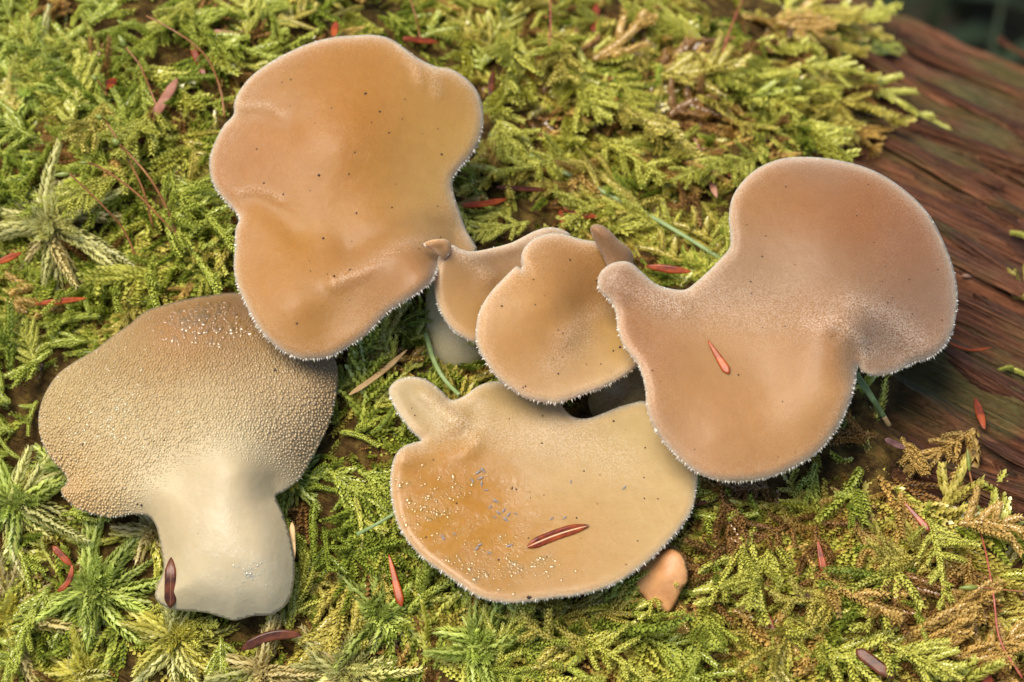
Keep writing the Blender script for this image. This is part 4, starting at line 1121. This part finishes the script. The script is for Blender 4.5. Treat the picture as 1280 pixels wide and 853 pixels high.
sporophyte(cr6((505, 690), (470, 590), (420, 500), (360, 430), (335, 405)), 'long leaning spore stalk with swollen capsule over the moss', w=3.2, lifts=(8, 60, 90), cap=(13, 11, -0.8, -0.5))
sporophyte(cr6((430, 640), (400, 530), (350, 430), (300, 345), (288, 332)), 'taller spore stalk with small hooked capsule behind the leaning one', lifts=(8, 60, 90), cap=(11, 8, -0.9, -0.3))
sporophyte(cr6((495, 660), (430, 590), (380, 540), (320, 495), (270, 465), (245, 458)), 'arching spore stalk with slim pale beak lying over the moss', w=2.8, lifts=(8, 50, 80), cap=(10, 5, -1, -0.1))
sporophyte(cr6((392, 750), (350, 650), (300, 590), (240, 530), (195, 487)), 'curved spore stalk with dark capsule over the pale shaggy bog moss', lifts=(8, 60, 100), cap=(20, 8, -0.98, 0.12))
sporophyte(cr6((630, 330), (618, 250), (585, 170), (540, 122), (480, 82), (410, 45)), 'long arching bare stalk beside the largest cap', w=2.6, lifts=(10, 60, 90))
sporophyte(cr6((300, 268), (285, 240), (272, 225)), 'short stalk with round capsule above the crossing stalks', lifts=(20, 40, 50), cap=(10, 9, -0.7, -0.6))
sporophyte([(1222, 655), (1218, 620), (1212, 590)], 'orange spore stalk topped by a slim green capsule on the bare wood', lifts=(8, 30, 45), w=3, cap=(28, 6, -0.1, -1), mat=SETA)
sporophyte([(1278, 848), (1250, 800), (1242, 745), (1232, 690), (1222, 652)], 'fine red bare stalk crossing the golden moss at the front', lifts=(20, 34, 34), w=2.6, mat=SETA_RED)
sporophyte([(1300, 742), (1260, 738), (1222, 734)], 'horizontal spore stalk with green capsule over golden moss', lifts=(30, 36, 36), w=2.4, cap=(22, 8, -1, 0.05))
sporophyte([(526, 52), (520, 22), (510, -8)], 'thin dark stalk rising behind the largest cap', lifts=(10, 40, 60), w=2.4)
sporophyte([(898, 85), (912, 40), (930, -6)], 'thin reddish stalk in the bright moss near the log top', lifts=(10, 40, 60), w=2.4, mat=SETA_RED)
sporophyte([(684, 78), (688, 35), (688, -5)], 'thin dark red stalk beside the red standing needle', lifts=(10, 40, 60), w=2.2, mat=SETA_RED)

# springtails on the honey cap
def springtail_mesh():
    t = np.linspace(0, 1, 11)
    P = np.stack([(t - 0.5) * 8.0, np.zeros(11), np.zeros(11)], 1)
    r = np.array([0.25, 0.85, 1.0, 0.72, 0.95, 1.15, 1.25, 1.25, 1.1, 0.8, 0.25]) * 1.15
    V, F = tube(P, r, 7, 0.9, up=(0, 0, 1.0))
    parts = [(V, F, {})]
    for sg in (-1, 1):
        a, b = tube(np.array([[-3.6, 0.4 * sg, 0.4], [-5.0, 1.3 * sg, 0.8], [-6.2, 1.8 * sg, 0.4]]), [0.28, 0.24, 0.15], 4, up=(0, 0, 1.0)); parts.append((a, b, {}))
        for x in (-1.8, -0.4, 1.0):
            a, b = tube(np.array([[x, 0.6 * sg, -0.3], [x, 1.7 * sg, -0.5], [x, 2.1 * sg, -1.1]]), [0.26, 0.22, 0.15], 4, up=(1.0, 0, 0)); parts.append((a, b, {}))
    V, F, _ = join(parts)
    return mesh_from('springtail', V * S, F)
SPR = springtail_mesh(); SPR.materials.append(make_plain('springtail_grey', (0.17, 0.15, 0.14), (0.28, 0.25, 0.23), 0.5, 2000))
for (x, y) in [(345, 378), (360, 370), (328, 405), (353, 396), (371, 433), (356, 413), (384, 486), (399, 467), (409, 505), (425, 498), (440, 511), (431, 526), (397, 519), (463, 507), (236, 583), (270, 570), (341, 617), (350, 605), (380, 630), (443, 608), (575, 523), (636, 407), (804, 426), (617, 520)]:
    u, v = 460 + x / 2.509, 440 + y / 2.509
    e = top_e([D], np.array([u]), np.array([v]))[0] - 1.0
    o = link('springtail', SPR, loc=pix(np.array(u), np.array(v), np.array(e)))
    a = RNG.uniform(0, 2 * np.pi)
    X = RT * math.cos(a) + UP * math.sin(a); Z = -FW; Y = np.cross(Z, X)
    M = np.column_stack([X, Y, Z]) * RNG.uniform(0.55, 0.9)
    lo = o.location.copy(); o.matrix_world = Matrix([[*M[r], lo[r]] for r in range(3)] + [[0, 0, 0, 1]])
    tag(o, 'tiny grey springtail sitting on the honey coloured cap', 'springtail', 'springtails on the honey coloured cap')

# soil specks on the caps
SPECK = make_plain('soil_speck', (0.018, 0.010, 0.006), (0.06, 0.03, 0.015), 0.7, 2000)
def specks(lobe, pts, n, label, size=(0.7, 1.5)):
    lo, hi = lobe.out.min(0), lobe.out.max(0)
    q = lo + RNG.random((n * 6, 2)) * (hi - lo)
    q = q[lobe.dist(q[:, 0], q[:, 1]) > 12][:n]
    P = np.array(list(pts) + [(x, y, RNG.uniform(*size)) for x, y in q]); EE = lobe.e_top(P[:, 0], P[:, 1])
    parts = []
    ico = np.array([(1, 0, 0), (-1, 0, 0), (0, 1, 0), (0, -1, 0), (0, 0, 1), (0, 0, -1)], float)
    fi = np.array([(0, 2, 4), (2, 1, 4), (1, 3, 4), (3, 0, 4), (2, 0, 5), (1, 2, 5), (3, 1, 5), (0, 3, 5)])
    for (u, v, r), e in zip(P, EE):
        c = pix(np.array(u), np.array(v), np.array(e - 0.2))
        parts.append((c + ico * RNG.uniform(0.6, 1.3, (6, 1)) * r * S, fi, {}))
    V, F, _ = join(parts)
    o0 = V[0].copy()
    tag(link('soil_specks', mesh_from('soil_specks', V - o0, F), SPECK, loc=o0), label, 'soil', kind='stuff')
c1 = lambda x, y, r: (240 + x / 1.9385, 20 + y / 1.9385, r)
specks(A, [c1(420, 188, 1.8), (c1(455, 232, 1.8)), c1(478, 283, 1.6), c1(516, 202, 1.4), c1(510, 250, 1.3), c1(308, 386, 2.0), c1(318, 539, 1.7), c1(345, 631, 1.9), c1(254, 745, 1.6), c1(398, 478, 1.5), c1(174, 405, 1.8), c1(157, 323, 1.5), c1(605, 335, 1.8), c1(239, 155, 1.6)], 26, 'dark soil specks dotted over the largest cap')
c2 = lambda x, y, r: (500 + x / 3.047, 250 + y / 3.047, r)
specks(B2, [c2(648, 228, 1.8), c2(387, 405, 1.8), c2(838, 562, 2.6), c2(812, 575, 1.5), c2(603, 662, 1.4), c2(516, 399, 1.2), c2(620, 508, 1.3), c2(468, 715, 1.2)], 14, 'dark soil specks on the small middle cap')
specks(C, [], 34, 'dark soil specks scattered over the right two lobed cap')
c5 = lambda x, y, r: (460 + x / 2.509, 440 + y / 2.509, r)
specks(D, [c5(503, 770, 3.6), c5(452, 430, 1.5), c5(464, 431, 1.5), c5(770, 217, 2.0), c5(278, 475, 1.4), c5(410, 652, 1.5), c5(443, 210, 1.2), c5(545, 287, 1.4), c5(867, 460, 1.3), c5(865, 394, 1.2), c5(810, 667, 1.4), c5(503, 584, 1.3)], 22, 'dark soil specks sprinkled on the honey coloured cap')
c4 = lambda x, y, r: (30 + x / 1.8543, 340 + y / 1.8543, r)
specks(E, [c4(583, 228, 3.2), c4(137, 400, 3.0), c4(302, 394, 2.0), c4(325, 390, 2.2), c4(350, 388, 1.6), c4(262, 538, 2.2), c4(272, 540, 2.4), c4(493, 100, 2.5), c4(280, 352, 1.5)], 6, 'dark soil crumbs caught on the toothed underside')

# opaque glossy lenses added to give glints on the wet patches
def make_wet():
    m, nt, p, N, L = new_mat('glint_bead')
    L.new(n_attr(nt, 'tint'), p.inputs['Base Color'])
    p.inputs['Subsurface Weight'].default_value = 0.45
    p.inputs['Subsurface Radius'].default_value = (1.0, 0.55, 0.25)
    p.inputs['Subsurface Scale'].default_value = 0.0022
    p.inputs['Roughness'].default_value = 0.07; p.inputs['Specular IOR Level'].default_value = 0.8
    return m
BEAD = make_wet()
def beads(lobe, cx, cy, rx, ry, n, label, size=(1.2, 3.0)):
    th = np.linspace(0, 2 * np.pi, 7, endpoint=False)
    cl = RNG.normal(0, 0.5, (max(6, n // 14), 2)) * [rx, ry] + [cx, cy]
    Q = np.where((RNG.random(n) < 0.6)[:, None], cl[RNG.integers(0, len(cl), n)] + RNG.normal(0, 0.16, (n, 2)) * [rx, ry], np.array([cx, cy]) + RNG.normal(0, 0.55, (n, 2)) * [rx, ry])
    Q = Q[lobe.dist(Q[:, 0], Q[:, 1]) > 6]
    E_ = lobe.e_top(Q[:, 0], Q[:, 1]); eu = (lobe.e_top(Q[:, 0] + 2, Q[:, 1]) - E_) / 2; ev = (lobe.e_top(Q[:, 0], Q[:, 1] + 2) - E_) / 2; tc = np.clip(lobe.tint(Q[:, 0], Q[:, 1]) * 1.08, 0, 1)
    parts = []
    for q, e, gu, gv, col in zip(Q, E_, np.clip(eu, -1, 1), np.clip(ev, -1, 1), tc):
        r = size[0] + (size[1] - size[0]) * RNG.random() ** 2.2
        c = pix(q[0], q[1], e - 0.03 * r - (1.0 if lobe is E and q[1] < 600 else 0))
        ax = RNG.uniform(0.8, 1.8); a0 = RNG.uniform(0, np.pi)
        tu = RT + FW * gu; tv = UP - FW * gv; NN = np.cross(tu, tv); NN /= np.linalg.norm(NN)
        X = tu * math.cos(a0) + tv * math.sin(a0); Y = -tu * math.sin(a0) + tv * math.cos(a0)
        ring = lambda k_, h: c + (np.cos(th)[:, None] * X * ax + np.sin(th)[:, None] * Y) * (r * k_ * S) + NN * (h * r * S)
        V = np.vstack([ring(1.0, -0.2), ring(0.75, 0.07), ring(0.4, 0.19), c + NN * (0.23 * r * S)])
        F = []
        for i in range(7):
            j = (i + 1) % 7
            for b_ in (0, 7): F += [(b_ + i, b_ + j, b_ + 7 + j), (b_ + i, b_ + 7 + j, b_ + 7 + i)]
            F.append((14 + i, 14 + j, 21))
        parts.append((V, np.array(F), {'tint': np.tile(col, (22, 1))}))
    V, F, At = join(parts); o0 = V[0].copy()
    tag(link('glint_beads', mesh_from('glint_beads', V - o0, F, At), BEAD, loc=o0), label, 'water', kind='stuff')
beads(D, 535, 635, 55, 50, 230, 'glossy beads added for glints on the wet left half of the honey cap', (0.6, 2.8))
beads(D, 640, 705, 75, 28, 160, 'fine glossy beads added for glints along the lower part of the honey cap', (1.0, 2.4))
beads(E, 250, 398, 75, 24, 260, 'glossy beads added for glints along the brown rim of the lying fungus', (1.4, 3.6))
beads(E, 140, 480, 75, 75, 150, 'scattered glossy beads added for glints on the toothed underside', (1.0, 2.2))
beads(E_st, 310, 718, 26, 24, 70, 'cluster of glossy beads added for glints on the pale stem', (0.8, 2.0))

# loose plates and splinters of the decayed wood: parts of the log
def shard(L, W, H, seed):
    r = np.random.default_rng(seed); n = 9
    t = np.linspace(0, 1, n); w = np.clip(np.minimum(t * 5 + 0.12, (1 - t) * 4 + 0.08), 0, 1) * r.uniform(0.75, 1.1, n)
    V = []
    for i in range(n):
        x = (t[i] - 0.5) * L; z = H * (0.6 + 0.4 * r.random()); yo = r.normal(0, 0.05) * W
        V += [(x, -w[i] * W / 2 + yo, 0), (x, -w[i] * W * 0.4 + yo, z), (x, w[i] * W * 0.05 + yo, z * r.uniform(0.75, 1.15)), (x, w[i] * W * 0.42 + yo, z * 0.9), (x, w[i] * W / 2 + yo, 0)]
    F = []
    for i in range(n - 1):
        for j in range(4):
            a = i * 5 + j; F += [(a, a + 5, a + 6), (a, a + 6, a + 1)]
    F += [(0, 1, 2), (0, 2, 3), (0, 3, 4)]; m = (n - 1) * 5; F += [(m, m + 2, m + 1), (m, m + 3, m + 2), (m, m + 4, m + 3)]
    return np.array(V), np.array(F)
SH = []
for q in range(7):
    V, F = shard(0.026 + 0.007 * q, 0.0018 + 0.0004 * q, 0.0010 + 0.0002 * q, 300 + q)
    me = mesh_from('splinter', V, F, {'moss': np.zeros(len(V))}, smooth=False); me.materials.append(WOOD); SH.append(me)
cu = RNG.uniform(1030, 1420, 260); cv = RNG.uniform(20, 800, 260)
hp, hn, he, hm = hit(cu, cv)
inv = trunk.matrix_world.inverted()
RL = Matrix.Rotation(LOG_A, 4, 'Z')
cnt = 0
for k in range(260):
    if hm[k] > 0.25 or he[k] > 900 or cnt >= 34: continue
    s, q, z = to_log(hp[k]); a = math.atan2(q - LOG_Q0, z - LOG_Z0 + LOG_R)
    o = link('splinter', SH[RNG.integers(0, 7)], None, trunk)
    o.location = (s, q, z + 2 * LOG_R - 0.0004)
    o.rotation_euler = (-a, RNG.normal(0, 0.03), RNG.normal(0, 0.08))
    cnt += 1
# pinkish pebble
V, F = tube(pix(np.array([1202, 1204, 1208, 1213, 1217, 1219.]), np.full(6, 345.), np.full(6, ge(1210, 345) - 3)), np.array([0.8, 2.6, 3.6, 3.4, 2.4, 0.6]) * S, 10)
o0 = V[0].copy()
tag(link('pebble', mesh_from('pebble', V - o0, F), make_plain('pebble_pink', (0.14, 0.07, 0.045), (0.22, 0.12, 0.08), 0.5, 500), loc=o0), 'tiny pinkish pebble resting on the wood beside the right cap', 'pebble')

# undergrowth on the forest floor behind the log
UG = make_plain('undergrowth_shaded', (0.004, 0.010, 0.0015), (0.012, 0.026, 0.003), 0.8, 30)  # leaf green darkened to stand in for shade behind the log
def undergrowth():
    parts = []
    for k in range(1500):
        b = np.array([RNG.uniform(-0.5, 0.9), RNG.uniform(0.12, 0.9), -2 * LOG_R])
        s, q, _ = to_log(b)
        if q < LOG_Q0 + LOG_R + 0.02: continue
        h = RNG.uniform(0.05, 0.14); az = RNG.uniform(0, 2 * np.pi); w = RNG.uniform(0.002, 0.006)
        t = np.linspace(0, 1, 5)
        P = b + np.stack([np.cos(az) * h * 0.7 * t ** 2, np.sin(az) * h * 0.7 * t ** 2, h * t * (1 - 0.3 * t)], 1)
        sdv = np.array([-np.sin(az), np.cos(az), 0]) * w
        ww = np.array([0.5, 1, 0.9, 0.6, 0.05])[:, None]
        V = np.concatenate([P - sdv * ww, P + sdv * ww])
        F = np.array([f for i in range(4) for f in ((i, i + 1, i + 6), (i, i + 6, i + 5))])
        parts.append((V, F, {}))
    V, F, _ = join(parts)
    return V, F
V, F = undergrowth()
tag(link('undergrowth', mesh_from('undergrowth', V, F), UG), 'green undergrowth, coloured dark for shade, on the forest floor behind the log', 'undergrowth', kind='stuff')
print('TRIS low carpet', sum(len(p[1]) for p in low_parts), 'fronds', n_ind, len(low_parts))
